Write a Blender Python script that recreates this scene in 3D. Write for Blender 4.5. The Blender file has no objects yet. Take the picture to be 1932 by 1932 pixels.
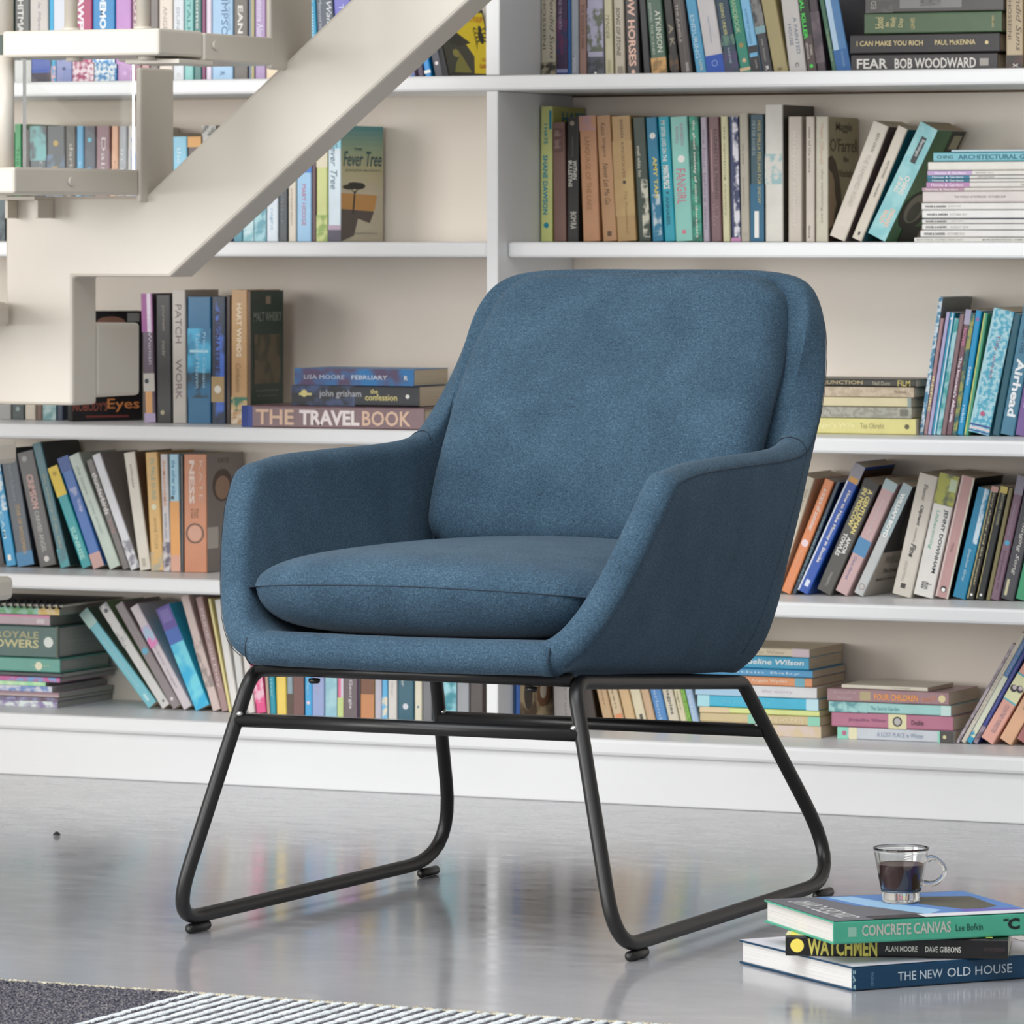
import bpy, bmesh, math, random
from mathutils import Vector, Matrix
random.seed(7)
# ------------------------------------------------------------------ camera, world, lights, exposure
SC = bpy.context.scene
COL = SC.collection
YAW = math.radians(24.9)
CAM = Vector((2.954, -6.383, 0.9))
FPX, HOR, CX = 10000.0, 446.0, 966.0
cd = bpy.data.cameras.new('camera')
cam = bpy.data.objects.new('camera', cd); COL.objects.link(cam)
cam.location = CAM; cam.rotation_euler = (math.pi/2, 0, YAW)
cd.sensor_width = 36; cd.lens = FPX/1932*36; cd.shift_y = (HOR-966)/1932
cd.clip_start = .1; cd.clip_end = 60
cd.dof.use_dof = True; cd.dof.focus_distance = 6.95; cd.dof.aperture_fstop = 17
SC.camera = cam
w = bpy.data.worlds.new('world'); SC.world = w; w.use_nodes = True
w.node_tree.nodes['Background'].inputs[0].default_value = (.84, .91, 1.0, 1)
w.node_tree.nodes['Background'].inputs[1].default_value = 0.40
def area(name, loc, target, sx, sy, power, col):
    l = bpy.data.lights.new(name, 'AREA'); l.shape = 'RECTANGLE'; l.size = sx; l.size_y = sy
    l.energy = power; l.color = col
    o = bpy.data.objects.new(name, l); COL.objects.link(o); o.location = loc
    o.rotation_euler = (Vector(target)-Vector(loc)).to_track_quat('-Z', 'Y').to_euler()
    return o
area('window_light_left', (-6.2, -6.2, 1.7), (-.2, .6, .6), 3.2, 3.0, 330, (1, .985, .96))
area('window_light_front', (-1.4, -8.0, 1.15), (0, 1.2, .5), 5.0, 2.0, 205, (1, .985, .965))
area('skylight', (0.2, -2.8, 2.95), (0.2, -2.8, 0), 4.0, 3.2, 180, (.93, .97, 1))
SC.view_settings.view_transform = 'Standard'; SC.view_settings.look = 'None'
SC.view_settings.gamma = 1; SC.view_settings.use_curve_mapping = False
SC.view_settings.exposure = -0.15
# ------------------------------------------------------------------ measuring: a pixel of the photograph to a point on a plane of the room
cY, sY = math.cos(YAW), math.sin(YAW)
def unY(px, py, y):
    u = (px-CX)/FPX; Y = (y-CAM.y)/(u*sY+cY)
    return Vector((u*Y*cY-Y*sY+CAM.x, y, CAM.z+(HOR-py)*Y/FPX))
def unX(px, py, x):
    u = (px-CX)/FPX; Y = (x-CAM.x)/(u*cY-sY)
    return Vector((x, u*Y*sY+Y*cY+CAM.y, CAM.z+(HOR-py)*Y/FPX))
def unZ(px, py, z):
    Y = FPX*(CAM.z-z)/(py-HOR); X = (px-CX)/FPX*Y
    return Vector((X*cY-Y*sY+CAM.x, X*sY+Y*cY+CAM.y, z))
# ------------------------------------------------------------------ materials
def lin(c): return c/12.92 if c <= .04045 else ((c+.055)/1.055)**2.4
def rgb(h):
    return tuple(lin(int(h[i:i+2], 16)/255) for i in (0, 2, 4))+(1,)
MATS = {}
def new_mat(name):
    m = bpy.data.materials.new(name); m.use_nodes = True
    return m, m.node_tree.nodes, m.node_tree.links, m.node_tree.nodes['Principled BSDF']
def plain(h, rough=.5, metal=0, var=.08, scale=40, name='paint', bump=0):
    k = (h, rough, metal, var, scale, bump)
    if k in MATS: return MATS[k]
    m, N, L, b = new_mat(name+'_'+h)
    b.inputs['Roughness'].default_value = rough; b.inputs['Metallic'].default_value = metal
    c = rgb(h)
    if var:
        tc = N.new('ShaderNodeTexCoord'); n = N.new('ShaderNodeTexNoise'); n.inputs['Scale'].default_value = scale
        n.inputs['Detail'].default_value = 3
        r = N.new('ShaderNodeValToRGB')
        r.color_ramp.elements[0].position = .35; r.color_ramp.elements[1].position = .65
        r.color_ramp.elements[0].color = tuple(x*(1-var) for x in c[:3])+(1,)
        r.color_ramp.elements[1].color = tuple(min(1, x*(1+var)) for x in c[:3])+(1,)
        L.new(tc.outputs['Object'], n.inputs['Vector']); L.new(n.outputs['Fac'], r.inputs[0]); L.new(r.outputs[0], b.inputs['Base Color'])
        if bump:
            bp = N.new('ShaderNodeBump'); bp.inputs['Strength'].default_value = bump; bp.inputs['Distance'].default_value = .002
            L.new(n.outputs['Fac'], bp.inputs['Height']); L.new(bp.outputs[0], b.inputs['Normal'])
    else:
        b.inputs['Base Color'].default_value = c
    MATS[k] = m; return m
def mottled(h1, h2, scale=60, rough=.4, thr=.5):
    k = ('mot', h1, h2, scale)
    if k in MATS: return MATS[k]
    m, N, L, b = new_mat('mottled_'+h1); b.inputs['Roughness'].default_value = rough
    tc = N.new('ShaderNodeTexCoord'); n = N.new('ShaderNodeTexNoise'); n.inputs['Scale'].default_value = scale; n.inputs['Detail'].default_value = 2
    r = N.new('ShaderNodeValToRGB'); r.color_ramp.elements[0].position = thr-.06; r.color_ramp.elements[1].position = thr+.06
    r.color_ramp.elements[0].color = rgb(h1); r.color_ramp.elements[1].color = rgb(h2)
    L.new(tc.outputs['Object'], n.inputs['Vector']); L.new(n.outputs['Fac'], r.inputs[0]); L.new(r.outputs[0], b.inputs['Base Color'])
    MATS[k] = m; return m
def pages_mat(h, lines_axis):
    k = ('pg', h, lines_axis)
    if k in MATS: return MATS[k]
    m, N, L, b = new_mat('paper_'+h); b.inputs['Roughness'].default_value = .85
    tc = N.new('ShaderNodeTexCoord'); mp = N.new('ShaderNodeMapping')
    sc = [6, 6, 6]; sc[lines_axis] = 1400; mp.inputs['Scale'].default_value = sc
    n = N.new('ShaderNodeTexNoise'); n.inputs['Scale'].default_value = 1; n.inputs['Detail'].default_value = 2
    r = N.new('ShaderNodeValToRGB'); c = rgb(h)
    r.color_ramp.elements[0].position = .3; r.color_ramp.elements[1].position = .6
    r.color_ramp.elements[0].color = tuple(x*.8 for x in c[:3])+(1,); r.color_ramp.elements[1].color = c
    L.new(tc.outputs['Object'], mp.inputs[0]); L.new(mp.outputs[0], n.inputs['Vector']); L.new(n.outputs['Fac'], r.inputs[0]); L.new(r.outputs[0], b.inputs['Base Color'])
    MATS[k] = m; return m
def fabric(name, h1, h2, h3):
    m, N, L, b = new_mat(name); b.inputs['Roughness'].default_value = .95
    b.inputs['Specular IOR Level'].default_value = .15
    b.inputs['Sheen Weight'].default_value = .10; b.inputs['Sheen Roughness'].default_value = .45
    b.inputs['Sheen Tint'].default_value = (.75, .85, .95, 1)
    tc = N.new('ShaderNodeTexCoord')
    n = N.new('ShaderNodeTexNoise'); n.inputs['Scale'].default_value = 420; n.inputs['Detail'].default_value = 3; n.inputs['Roughness'].default_value = .7
    n2 = N.new('ShaderNodeTexNoise'); n2.inputs['Scale'].default_value = 14; n2.inputs['Detail'].default_value = 2
    mp = N.new('ShaderNodeMapping'); mp.inputs['Scale'].default_value = (210, 210, 520)
    n3 = N.new('ShaderNodeTexNoise'); n3.inputs['Scale'].default_value = 1; n3.inputs['Detail'].default_value = 2
    r = N.new('ShaderNodeValToRGB'); e = r.color_ramp.elements
    e[0].position = .3; e[0].color = rgb(h1); e[1].position = .72; e[1].color = rgb(h3)
    q = e.new(.5); q.color = rgb(h2)
    mx = N.new('ShaderNodeMix'); mx.inputs[0].default_value = .22
    m2 = N.new('ShaderNodeMix'); m2.inputs[0].default_value = .16
    L.new(tc.outputs['Object'], n.inputs['Vector']); L.new(tc.outputs['Object'], n2.inputs['Vector'])
    L.new(tc.outputs['Object'], mp.inputs[0]); L.new(mp.outputs[0], n3.inputs['Vector'])
    L.new(n.outputs['Fac'], mx.inputs[2]); L.new(n3.outputs['Fac'], mx.inputs[3])
    L.new(mx.outputs[0], m2.inputs[2]); L.new(n2.outputs['Fac'], m2.inputs[3])
    L.new(m2.outputs[0], r.inputs[0]); L.new(r.outputs[0], b.inputs['Base Color'])
    bp = N.new('ShaderNodeBump'); bp.inputs['Strength'].default_value = .5; bp.inputs['Distance'].default_value = .0012
    L.new(mx.outputs[0], bp.inputs['Height']); L.new(bp.outputs[0], b.inputs['Normal'])
    return m
def floor_mat():
    m, N, L, b = new_mat('polished_concrete')
    tc = N.new('ShaderNodeTexCoord')
    n = N.new('ShaderNodeTexNoise'); n.inputs['Scale'].default_value = 1.6; n.inputs['Detail'].default_value = 8; n.inputs['Roughness'].default_value = .65
    r = N.new('ShaderNodeValToRGB'); e = r.color_ramp.elements
    e[0].position = .3; e[0].color = rgb('94949a'); e[1].position = .7; e[1].color = rgb('acabad')
    mp = N.new('ShaderNodeMapping'); mp.inputs['Scale'].default_value = (14, 30, 1)
    n2 = N.new('ShaderNodeTexNoise'); n2.inputs['Scale'].default_value = 1; n2.inputs['Detail'].default_value = 6
    rr = N.new('ShaderNodeMapRange'); rr.inputs[1].default_value = .3; rr.inputs[2].default_value = .75; rr.inputs[3].default_value = .10; rr.inputs[4].default_value = .20
    L.new(tc.outputs['Object'], n.inputs['Vector']); L.new(n.outputs['Fac'], r.inputs[0]); L.new(r.outputs[0], b.inputs['Base Color'])
    L.new(tc.outputs['Object'], mp.inputs[0]); L.new(mp.outputs[0], n2.inputs['Vector']); L.new(n2.outputs['Fac'], rr.inputs[0]); L.new(rr.outputs[0], b.inputs['Roughness'])
    bp = N.new('ShaderNodeBump'); bp.inputs['Strength'].default_value = .025; bp.inputs['Distance'].default_value = .002
    L.new(n2.outputs['Fac'], bp.inputs['Height']); L.new(bp.outputs[0], b.inputs['Normal'])
    b.inputs['IOR'].default_value = 1.6
    return m
def glass_mat(name, col=(.93, .96, .95, 1), rough=0):
    m, N, L, b = new_mat(name); b.inputs['Base Color'].default_value = col
    b.inputs['Transmission Weight'].default_value = 1; b.inputs['Roughness'].default_value = rough; b.inputs['IOR'].default_value = 1.5
    return m
# ------------------------------------------------------------------ objects
def tag(o, label=None, cat=None, group=None, kind=None):
    if label: o['label'] = label
    if cat: o['category'] = cat
    if group: o['group'] = group
    if kind: o['kind'] = kind
    return o
def empty(name, loc, rz=0):
    o = bpy.data.objects.new(name, None); COL.objects.link(o); o.location = loc; o.rotation_euler = (0, 0, rz); o.empty_display_size = .05
    return o
def link(name, me, parent=None, smooth=False):
    o = bpy.data.objects.new(name, me); COL.objects.link(o)
    if parent: o.parent = parent
    if smooth:
        me.polygons.foreach_set('use_smooth', [True]*len(me.polygons))
    return o
class MB:
    def __init__(s): s.v = []; s.f = []; s.m = []; s.mats = []
    def mi(s, mat):
        if mat not in s.mats: s.mats.append(mat)
        return s.mats.index(mat)
    def add(s, vs, fs, mat):
        k = len(s.v); i = s.mi(mat); s.v += [tuple(v) for v in vs]
        for f in fs: s.f.append(tuple(a+k for a in f)); s.m.append(i)
    def box(s, a, b, mat):
        x0, y0, z0 = a; x1, y1, z1 = b
        s.add([(x0, y0, z0), (x1, y0, z0), (x1, y1, z0), (x0, y1, z0), (x0, y0, z1), (x1, y0, z1), (x1, y1, z1), (x0, y1, z1)],
              [(0, 3, 2, 1), (4, 5, 6, 7), (0, 1, 5, 4), (1, 2, 6, 5), (2, 3, 7, 6), (3, 0, 4, 7)], mat)
    def tube(s, pts, r, mat, seg=12, closed=False, cap=True):
        pts = [Vector(p) for p in pts]; n = len(pts); rings = []
        prev = None
        for i, p in enumerate(pts):
            if closed: t = pts[(i+1) % n]-pts[i-1]
            else: t = pts[min(i+1, n-1)]-pts[max(i-1, 0)]
            t.normalize()
            if prev is None:
                a = Vector((0, 0, 1)) if abs(t.z) < .9 else Vector((1, 0, 0))
                u = t.cross(a).normalized()
            else: u = (prev-t*prev.dot(t)).normalized()
            prev = u; v = t.cross(u)
            rr = r[i] if isinstance(r, (list, tuple)) else r
            rings.append([p+u*math.cos(2*math.pi*k/seg)*rr+v*math.sin(2*math.pi*k/seg)*rr for k in range(seg)])
        vs = [q for R in rings for q in R]; fs = []
        m = n if closed else n-1
        for i in range(m):
            j = (i+1) % n
            for k in range(seg):
                fs.append((i*seg+k, i*seg+(k+1) % seg, j*seg+(k+1) % seg, j*seg+k))
        if cap and not closed:
            fs.append(tuple(range(seg))[::-1]); fs.append(tuple((n-1)*seg+k for k in range(seg)))
        s.add(vs, fs, mat)
    def lathe(s, prof, mat, seg=40, c=(0, 0, 0)):
        vs = []; fs = []; n = len(prof)
        for k in range(seg):
            a = 2*math.pi*k/seg
            for r, z in prof: vs.append((c[0]+r*math.cos(a), c[1]+r*math.sin(a), c[2]+z))
        for k in range(seg):
            j = (k+1) % seg
            for i in range(n-1): fs.append((k*n+i, j*n+i, j*n+i+1, k*n+i+1))
        s.add(vs, fs, mat)
    def prism(s, poly, y0, y1, mat):          # polygon in x,z extruded along y
        n = len(poly)
        vs = [(p[0], y0, p[1]) for p in poly]+[(p[0], y1, p[1]) for p in poly]
        ar = sum(poly[i][0]*poly[(i+1) % n][1]-poly[(i+1) % n][0]*poly[i][1] for i in range(n))
        fs = [tuple(range(n)), tuple(range(2*n-1, n-1, -1))]+[((i+1) % n, i, i+n, (i+1) % n+n) for i in range(n)]
        if ar < 0: fs = [f[::-1] for f in fs]
        s.add(vs, fs, mat)
    def mesh(s, name):
        me = bpy.data.meshes.new(name); me.from_pydata(s.v, [], s.f)
        for m in s.mats: me.materials.append(m)
        me.polygons.foreach_set('material_index', s.m); me.update(); return me
    def build(s, name, parent=None, smooth=False, bevel=0, seg=2, sub=0):
        o = link(name, s.mesh(name), parent, smooth)
        if bevel:
            b = o.modifiers.new('bevel', 'BEVEL'); b.width = bevel; b.segments = seg; b.limit_method = 'ANGLE'; b.angle_limit = math.radians(40)
        if sub:
            d = o.modifiers.new('sub', 'SUBSURF'); d.levels = sub; d.render_levels = sub
        return o
def fillet(pts, rads, closed=True, n=7):
    pts = [Vector(p) for p in pts]; out = []; N_ = len(pts)
    for i in range(N_):
        if not closed and i in (0, N_-1): out.append(pts[i]); continue
        p = pts[i]; a = (pts[i-1]-p); b = (pts[(i+1) % N_]-p); r = rads[i] if isinstance(rads, (list, tuple)) else rads
        an = a.angle(b); d = min(r/math.tan(an/2), a.length*.45, b.length*.45)
        a.normalize(); b.normalize(); p0 = p+a*d; p1 = p+b*d
        for k in range(n+1):
            t = k/n; out.append(p0*(1-t)**2+p*2*t*(1-t)+p1*t*t)
    return out
# lettering ---------------------------------------------------------
TC = {}
def text_geo(s, bold=0.0, shear=0.0):
    k = (s, bold, shear)
    if k in TC: return TC[k]
    cu = bpy.data.curves.new('t', 'FONT'); cu.body = s; cu.resolution_u = 2; cu.offset = bold; cu.shear = shear
    o = bpy.data.objects.new('t', cu); COL.objects.link(o)
    me = bpy.data.meshes.new_from_object(o)
    vs = [v.co.copy() for v in me.vertices]; fs = [tuple(p.vertices) for p in me.polygons]
    bpy.data.objects.remove(o); bpy.data.curves.remove(cu); bpy.data.meshes.remove(me)
    x0 = min(v.x for v in vs); x1 = max(v.x for v in vs); y0 = min(v.y for v in vs); y1 = max(v.y for v in vs)
    TC[k] = ([((v.x-x0)/(x1-x0), (v.y-y0)/(y1-y0)) for v in vs], fs); return TC[k]
def put_text(mb, s, o, ux, uy, mat, bold=.01, shear=0):
    """text filling the parallelogram o, o+ux, o+uy"""
    vs, fs = text_geo(s, bold, shear); o = Vector(o); ux = Vector(ux); uy = Vector(uy)
    mb.add([o+ux*a+uy*b for a, b in vs], fs, mat)
def disc(mb, c, ux, uy, mat, n=20):
    c = Vector(c); ux = Vector(ux); uy = Vector(uy)
    mb.add([c+ux*math.cos(2*math.pi*k/n)+uy*math.sin(2*math.pi*k/n) for k in range(n)], [tuple(range(n))], mat)
def ring(mb, c, ux, uy, r0, mat, n=28):
    c = Vector(c); ux = Vector(ux); uy = Vector(uy); vs = []
    for k in range(n):
        a = 2*math.pi*k/n; d = ux*math.cos(a)+uy*math.sin(a); vs += [c+d*r0, c+d]
    mb.add(vs, [(2*k, 2*k+1, (2*k+3) % (2*n), (2*k+2) % (2*n)) for k in range(n)], mat)
# ------------------------------------------------------------------ setting: floor, wall
white = plain('efefef', .38, var=.02, scale=3, name='white_lacquer')
cream = plain('f6ecdf', .7, var=.03, scale=2, name='cream_board')
FB, YB = 1.307, 1.60                      # front and back plane of the bookcase
m = MB(); m.box((-9, -11, -.1), (6.5, 1.85, 0), floor_mat()); tag(m.build('floor'), 'polished grey concrete floor', kind='structure')
m = MB(); m.box((-6, 1.66, 0), (6.5, 1.85, 3.0), plain('e6dfd4', .8, name='wall_paint')); tag(m.build('wall_back'), kind='structure')
m = MB(); m.box((-6.1, -11, 3.0), (6.5, 1.85, 3.1), plain('f0eeea', .8, name='ceiling_paint')); tag(m.build('ceiling'), kind='structure')
# ------------------------------------------------------------------ bookcase
bc = empty('bookcase', (-.6, 1.45, 0))
tag(bc, 'white built-in bookcase with long shelves filling the wall behind the armchair', 'bookcase')
bc_inv = Matrix.Translation((.6, -1.45, 0))
def bpart(name, mb, bevel=.004, label=None):
    o = mb.build(name, None, bevel=bevel); o.parent = bc; o.matrix_parent_inverse = bc_inv
    if label: o['label'] = label
    return o
XL, XR = -3.4, 2.6
DX0 = unY(918, 0, FB).x; DX1 = unY(940, 0, FB).x
ZA, ZB_, ZC, ZDL, ZDR, ZE = 1.158, .891, .587, .336, .329, .104
m = MB(); m.box((XL, YB, .078), (XR, 1.655, 2.2), cream); bpart('back_panel', m, 0)
m = MB(); m.box((XL, FB, 0), (XR, YB, .0765), white); bpart('plinth', m, .002, 'plain white plinth on the floor')
m = MB(); m.box((XL, FB-.012, .077), (XR, YB-.001, ZE), white); bpart('shelf', m, .006, 'lowest shelf')
def shelf(z, x0, x1, y=FB, lab=None): m = MB(); m.box((x0, y, z-.025), (x1, YB-.001, z), white); bpart('shelf', m, .005, lab)
shelf(ZA, XL, XR, FB-.0015)
shelf(ZB_, XL, DX0-.0005, FB+.004); shelf(ZB_, DX1+.0005, XR, FB+.034)
shelf(ZC, XL, DX0-.0005, FB-.002); shelf(ZC, DX1+.0005, XR, FB-.002)
shelf(ZDL, XL, DX0-.0005, FB); shelf(ZDR, DX1+.0005, XR, FB)
shelf(1.47, XL, XR)
m = MB(); m.box((XL, FB, 1.75), (XR, YB-.001, 1.775), white); bpart('shelf', m, .005)
m = MB(); m.box((XL, FB, 2.175), (XR, YB-.001, 2.2), white); bpart('shelf', m, .005, 'top board')
m = MB(); m.box((DX0, FB-.001, .1045), (DX1, YB-.001, ZA-.0252), white); bpart('divider', m, .002, 'upright divider between the two bays')
m = MB(); m.box((DX0-.001, FB-.001, ZA+.0002), (DX1+.003, YB-.001, 1.4445), white); bpart('divider', m, .002)
for xx in (XL-.02, XR): m = MB(); m.box((xx, FB, .0), (xx+.0195, 1.655, 2.2), white); bpart('side_panel', m, .003)
# thin brown crack line under shelf A at the back wall
m = MB(); m.box((DX1+.001, YB-.006, ZA-.0285), (XR, YB-.0015, ZA-.0255), plain('6a5440', .9)); bpart('joint', m, 0, 'brown gap below the shelf')
# ------------------------------------------------------------------ books
BOOKS = []
ink_cache = {}
def ink(h): return plain(h, .45, var=0, name='ink')
def make_book(t, d, h, col, decor=(), hard=False, paper='d9c9ae', col2=None, rough=.38, cover=None, mat=None):
    """upright book: spine on the local y=0 plane facing -y, x thickness, z height; front cover on the +x side"""
    cm = mat or (mottled(col, col2, 45) if col2 else plain(col, rough, var=.05, scale=25, name='cover'))
    fm = plain(cover, rough, var=.05, scale=25, name='cover') if cover else cm
    c = .0022 if hard else .0007
    c = min(c, t*.2); r = min(.0022, t*.2)
    prof = [(0, d), (0, r), (r*.35, r*.25), (r, 0), (t-r, 0), (t-r*.35, r*.25), (t, r), (t, d), (t-c, d), (t-c, c+r*.4), (c, c+r*.4), (c, d)]
    n = len(prof); mb = MB(); vs = [(x, y, 0) for x, y in prof]+[(x, y, h) for x, y in prof]
    sides = [(i, (i+1) % n, (i+1) % n+n, i+n) for i in range(n)]
    mb.add(vs, [], cm); i0 = mb.mi(cm); i1 = mb.mi(fm)
    for k, f in enumerate(sides): mb.f.append(f); mb.m.append(i1 if k == 6 else i0)
    caps = [(0, 1, 10, 11), (1, 2, 3, 10), (3, 4, 9, 10), (4, 5, 6, 9), (6, 7, 8, 9)]
    for f in caps:
        mb.f.append(tuple(a+n for a in f)); mb.m.append(i0)
        mb.f.append(tuple(f[::-1])); mb.m.append(i0)
    ob = mb.build('book')
    pb = MB(); e = .003 if hard else .0004
    pb.box((c+.0001, c+r*.4+.0001, e), (t-c-.0001, d-(.003 if hard else .0008), h-e), pages_mat(paper, 0))
    pb.build('pages', ob)
    if decor:
        db = MB(); lay = .00025
        for q in decor:
            k = q[0]
            if k == 'T':                                   # text, z0, z1 (from top), x0, x1, colour
                _, s, z0, z1, x0, x1, cc = q[:7]; bold = q[7] if len(q) > 7 else .012; sh = q[8] if len(q) > 8 else 0
                put_text(db, s, (x0*t, -lay-.0002, h*(1-z0)), (0, 0, -h*(z1-z0)), (t*(x1-x0), 0, 0), ink(cc), bold, sh)
            elif k == 'V':                                 # upright text (not rotated) on the spine
                _, s, z0, z1, x0, x1, cc = q[:7]
                put_text(db, s, (x0*t, -lay-.0002, h*(1-z1)), (t*(x1-x0), 0, 0), (0, 0, h*(z1-z0)), ink(cc))
            elif k == 'R':
                _, z0, z1, x0, x1, cc = q
                db.add([(x0*t, -lay, h*(1-z0)), (x0*t, -lay, h*(1-z1)), (x1*t, -lay, h*(1-z1)), (x1*t, -lay, h*(1-z0))], [(0, 1, 2, 3)], ink(cc)); lay += .00004
            elif k == 'D':
                _, z0, x0, rr, cc = q
                disc(db, (x0*t, -lay-.0001, h*(1-z0)), (rr, 0, 0), (0, 0, rr), ink(cc)); lay += .00004
            elif k == 'O':
                _, z0, x0, rr, cc = q
                ring(db, (x0*t, -lay-.0001, h*(1-z0)), (rr, 0, 0), (0, 0, rr), .85, ink(cc))
            elif k == 'M':                                 # mottled band
                _, z0, z1, x0, x1, c1, c2, sc = q
                db.add([(x0*t, -lay, h*(1-z0)), (x0*t, -lay, h*(1-z1)), (x1*t, -lay, h*(1-z1)), (x1*t, -lay, h*(1-z0))], [(0, 1, 2, 3)], mottled(c1, c2, sc)); lay += .00004
            elif k == 'C':                                 # things printed on the front cover (x = t plane): (fy, fz) from spine / from top
                kind = q[1]; X = t+.0004+lay*.3
                def P(a, b): return Vector((X, a*d, h*(1-b)))
                if kind == 'R':
                    _, _, a0, a1, b0, b1, cc = q; db.add([P(a0, b1), P(a1, b1), P(a1, b0), P(a0, b0)], [(0, 1, 2, 3)], ink(cc)); lay += .0003
                elif kind == 'M':
                    _, _, a0, a1, b0, b1, c1, c2, sc = q; db.add([P(a0, b1), P(a1, b1), P(a1, b0), P(a0, b0)], [(0, 1, 2, 3)], mottled(c1, c2, sc)); lay += .0003
                elif kind == 'G':
                    _, _, a0, a1, b0, b1, hx = q; n_ = 14
                    for i_ in range(n_):
                        tt = i_/(n_-1)*(len(hx)-1); k_ = min(len(hx)-2, int(tt)); f_ = tt-k_
                        ca, cb = rgb(hx[k_]), rgb(hx[k_+1]); mm = bpy.data.materials.new('ink'); mm.use_nodes = True
                        mm.node_tree.nodes['Principled BSDF'].inputs['Base Color'].default_value = tuple(ca[j]*(1-f_)+cb[j]*f_ for j in range(4))
                        lo = b0+(b1-b0)*i_/n_; hi = b0+(b1-b0)*(i_+1)/n_
                        db.add([P(a0, hi), P(a1, hi), P(a1, lo), P(a0, lo)], [(0, 1, 2, 3)], mm)
                    lay += .0003
                elif kind == 'P':
                    db.add([P(a, b) for a, b in q[2]], [tuple(range(len(q[2])))], ink(q[3])); lay += .0002
                elif kind == 'E':
                    _, _, a, b, ra, rb, cc = q; disc(db, P(a, b), (0, ra*d, 0), (0, 0, rb*h), ink(cc)); lay += .0003
                elif kind == 'T':
                    _, _, s, a0, a1, b0, b1, cc = q[:8]; put_text(db, s, P(a0, b1), (0, (a1-a0)*d, 0), (0, 0, (b1-b0)*h), ink(cc), .008, q[8] if len(q) > 8 else 0)
        db.build('lettering', ob)
    return ob
def finish(ob, words, group, prev, loc):
    BOOKS.append([ob, words, prev, loc, group])
PLACED = {}
def quad(x, z, t, L, a):
    ca, sa = math.cos(a), math.sin(a)
    return [(x, z), (x+t*ca, z-t*sa), (x+t*ca+L*sa, z-t*sa+L*ca), (x+L*sa, z+L*ca)]
def hit(A, B, eps=.0002):
    for P_, Q_ in ((A, B), (B, A)):
        for i in range(4):
            ex = P_[(i+1) % 4][0]-P_[i][0]; ez = P_[(i+1) % 4][1]-P_[i][1]; l = math.hypot(ex, ez); nx, nz = ez/l, -ex/l
            a = [p[0]*nx+p[1]*nz for p in P_]; b = [p[0]*nx+p[1]*nz for p in Q_]
            if min(b) > max(a)-eps or min(a) > max(b)-eps: return False
    return True
def settle(zb, x, t, ztop, a):
    """nudge, thin or straighten a book until it touches none of its neighbours"""
    others = PLACED.setdefault(zb, [])
    best = None
    for sh in (0, .002, -.002, .004, -.004, .007, -.007, .011, -.011, .016, -.016, .024):
        for s in (0, .06, .12, .2, .3):
            for da in (0, .01, .02, .035, .05, .07, .1, .14):
                for sg in (1, -1):
                    cost = s*.8+da*11+abs(sh)*35
                    if best and cost >= best[0]: continue
                    aa = a+da*sg; tt = t*(1-s)
                    z0 = zb+.0006+(tt*math.sin(aa) if aa > 0 else 0); L = (ztop-z0)/math.cos(aa)
                    xx = x+t*s*(.5)+sh
                    Q = quad(xx, z0, tt, L, aa)
                    if not any(hit(Q, o) for o in others): best = (cost, xx, tt, L, aa, z0, Q)
    if not best:
        z0 = zb+.0006+(t*math.sin(a) if a > 0 else 0); L = (ztop-z0)/math.cos(a); best = (9, x, t, L, a, z0, quad(x, z0, t, L, a))
        print('unsettled', x, zb)
    others.append(best[6])
    return best[1:6]
def row(y, zb, entries, group, loc, depth=.13, first='divider'):
    """upright books; entry: x, w, ytop, dx, words, colour, decor, options (pixels on the spine plane y)"""
    prev = first
    for e in entries:
        x, wd, top, dx, words, col = e[:6]; decor = e[6] if len(e) > 6 else (); op = dict(e[7]) if len(e) > 7 else {}
        if zb == ZA and dx < -15: tn = top*.55; dx = dx*(141-tn)/(141-top); top = tn
        yy = op.pop('y', y); d = op.pop('d', depth); yaw = op.pop('yaw', 0); hm = op.pop('h', None); lift = op.pop('z', 0)
        p0 = unY(x, 0, yy); p1 = unY(x+wd, 0, yy); zt = unY(x+dx, top, yy).z
        if hm: zt = zb+hm
        dxm = unY(x+dx, 0, yy).x-p0.x; wm = p1.x-p0.x
        a = math.atan2(dxm, max(.05, zt-zb)); t = wm*math.cos(a)*.985
        bx, t, L, a, z0 = settle(zb, p0.x, t, zt, a)
        ob = make_book(t, d, L, col, decor, **op)
        ob.location = (bx, yy, z0); ob.rotation_euler = (0, a, yaw)
        w_ = words
        if abs(a) > .12 and 'leaning' not in w_: w_ = 'leaning '+w_
        finish(ob, w_, group, prev, loc); prev = words
def stack(y, zb, entries, group, loc, depth=.13, first='shelf'):
    """lying books, bottom first; entry: x0, x1, thick_px, words, colour, decor, options"""
    z = zb; prev = first
    for e in entries:
        x0, x1, th, words, col = e[:5]; decor = e[5] if len(e) > 5 else (); op = dict(e[6]) if len(e) > 6 else {}
        yy = op.pop('y', y); d = op.pop('d', depth); yaw = op.pop('yaw', 0)
        p0 = unY(x0, 0, yy); p1 = unY(x1, 0, yy)
        s = (unY(x1, 0, yy).z-unY(x1, 1, yy).z); t = th*s
        ob = make_book(t-.0006, d, p1.x-p0.x, col, decor, **op)
        ob.location = (p1.x, yy, z+.0004); ob.rotation_euler = (0, -math.pi/2, yaw); ob.rotation_mode = 'XYZ'
        PLACED.setdefault(zb, []).append([(p0.x, z), (p1.x, z), (p1.x, z+t), (p0.x, z+t)])
        z += t
        BOOKS.append([ob, words+' lying flat', prev+' lying flat' if prev != 'shelf' else prev, loc, group, 'on'] ); prev = words
    return z
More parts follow.
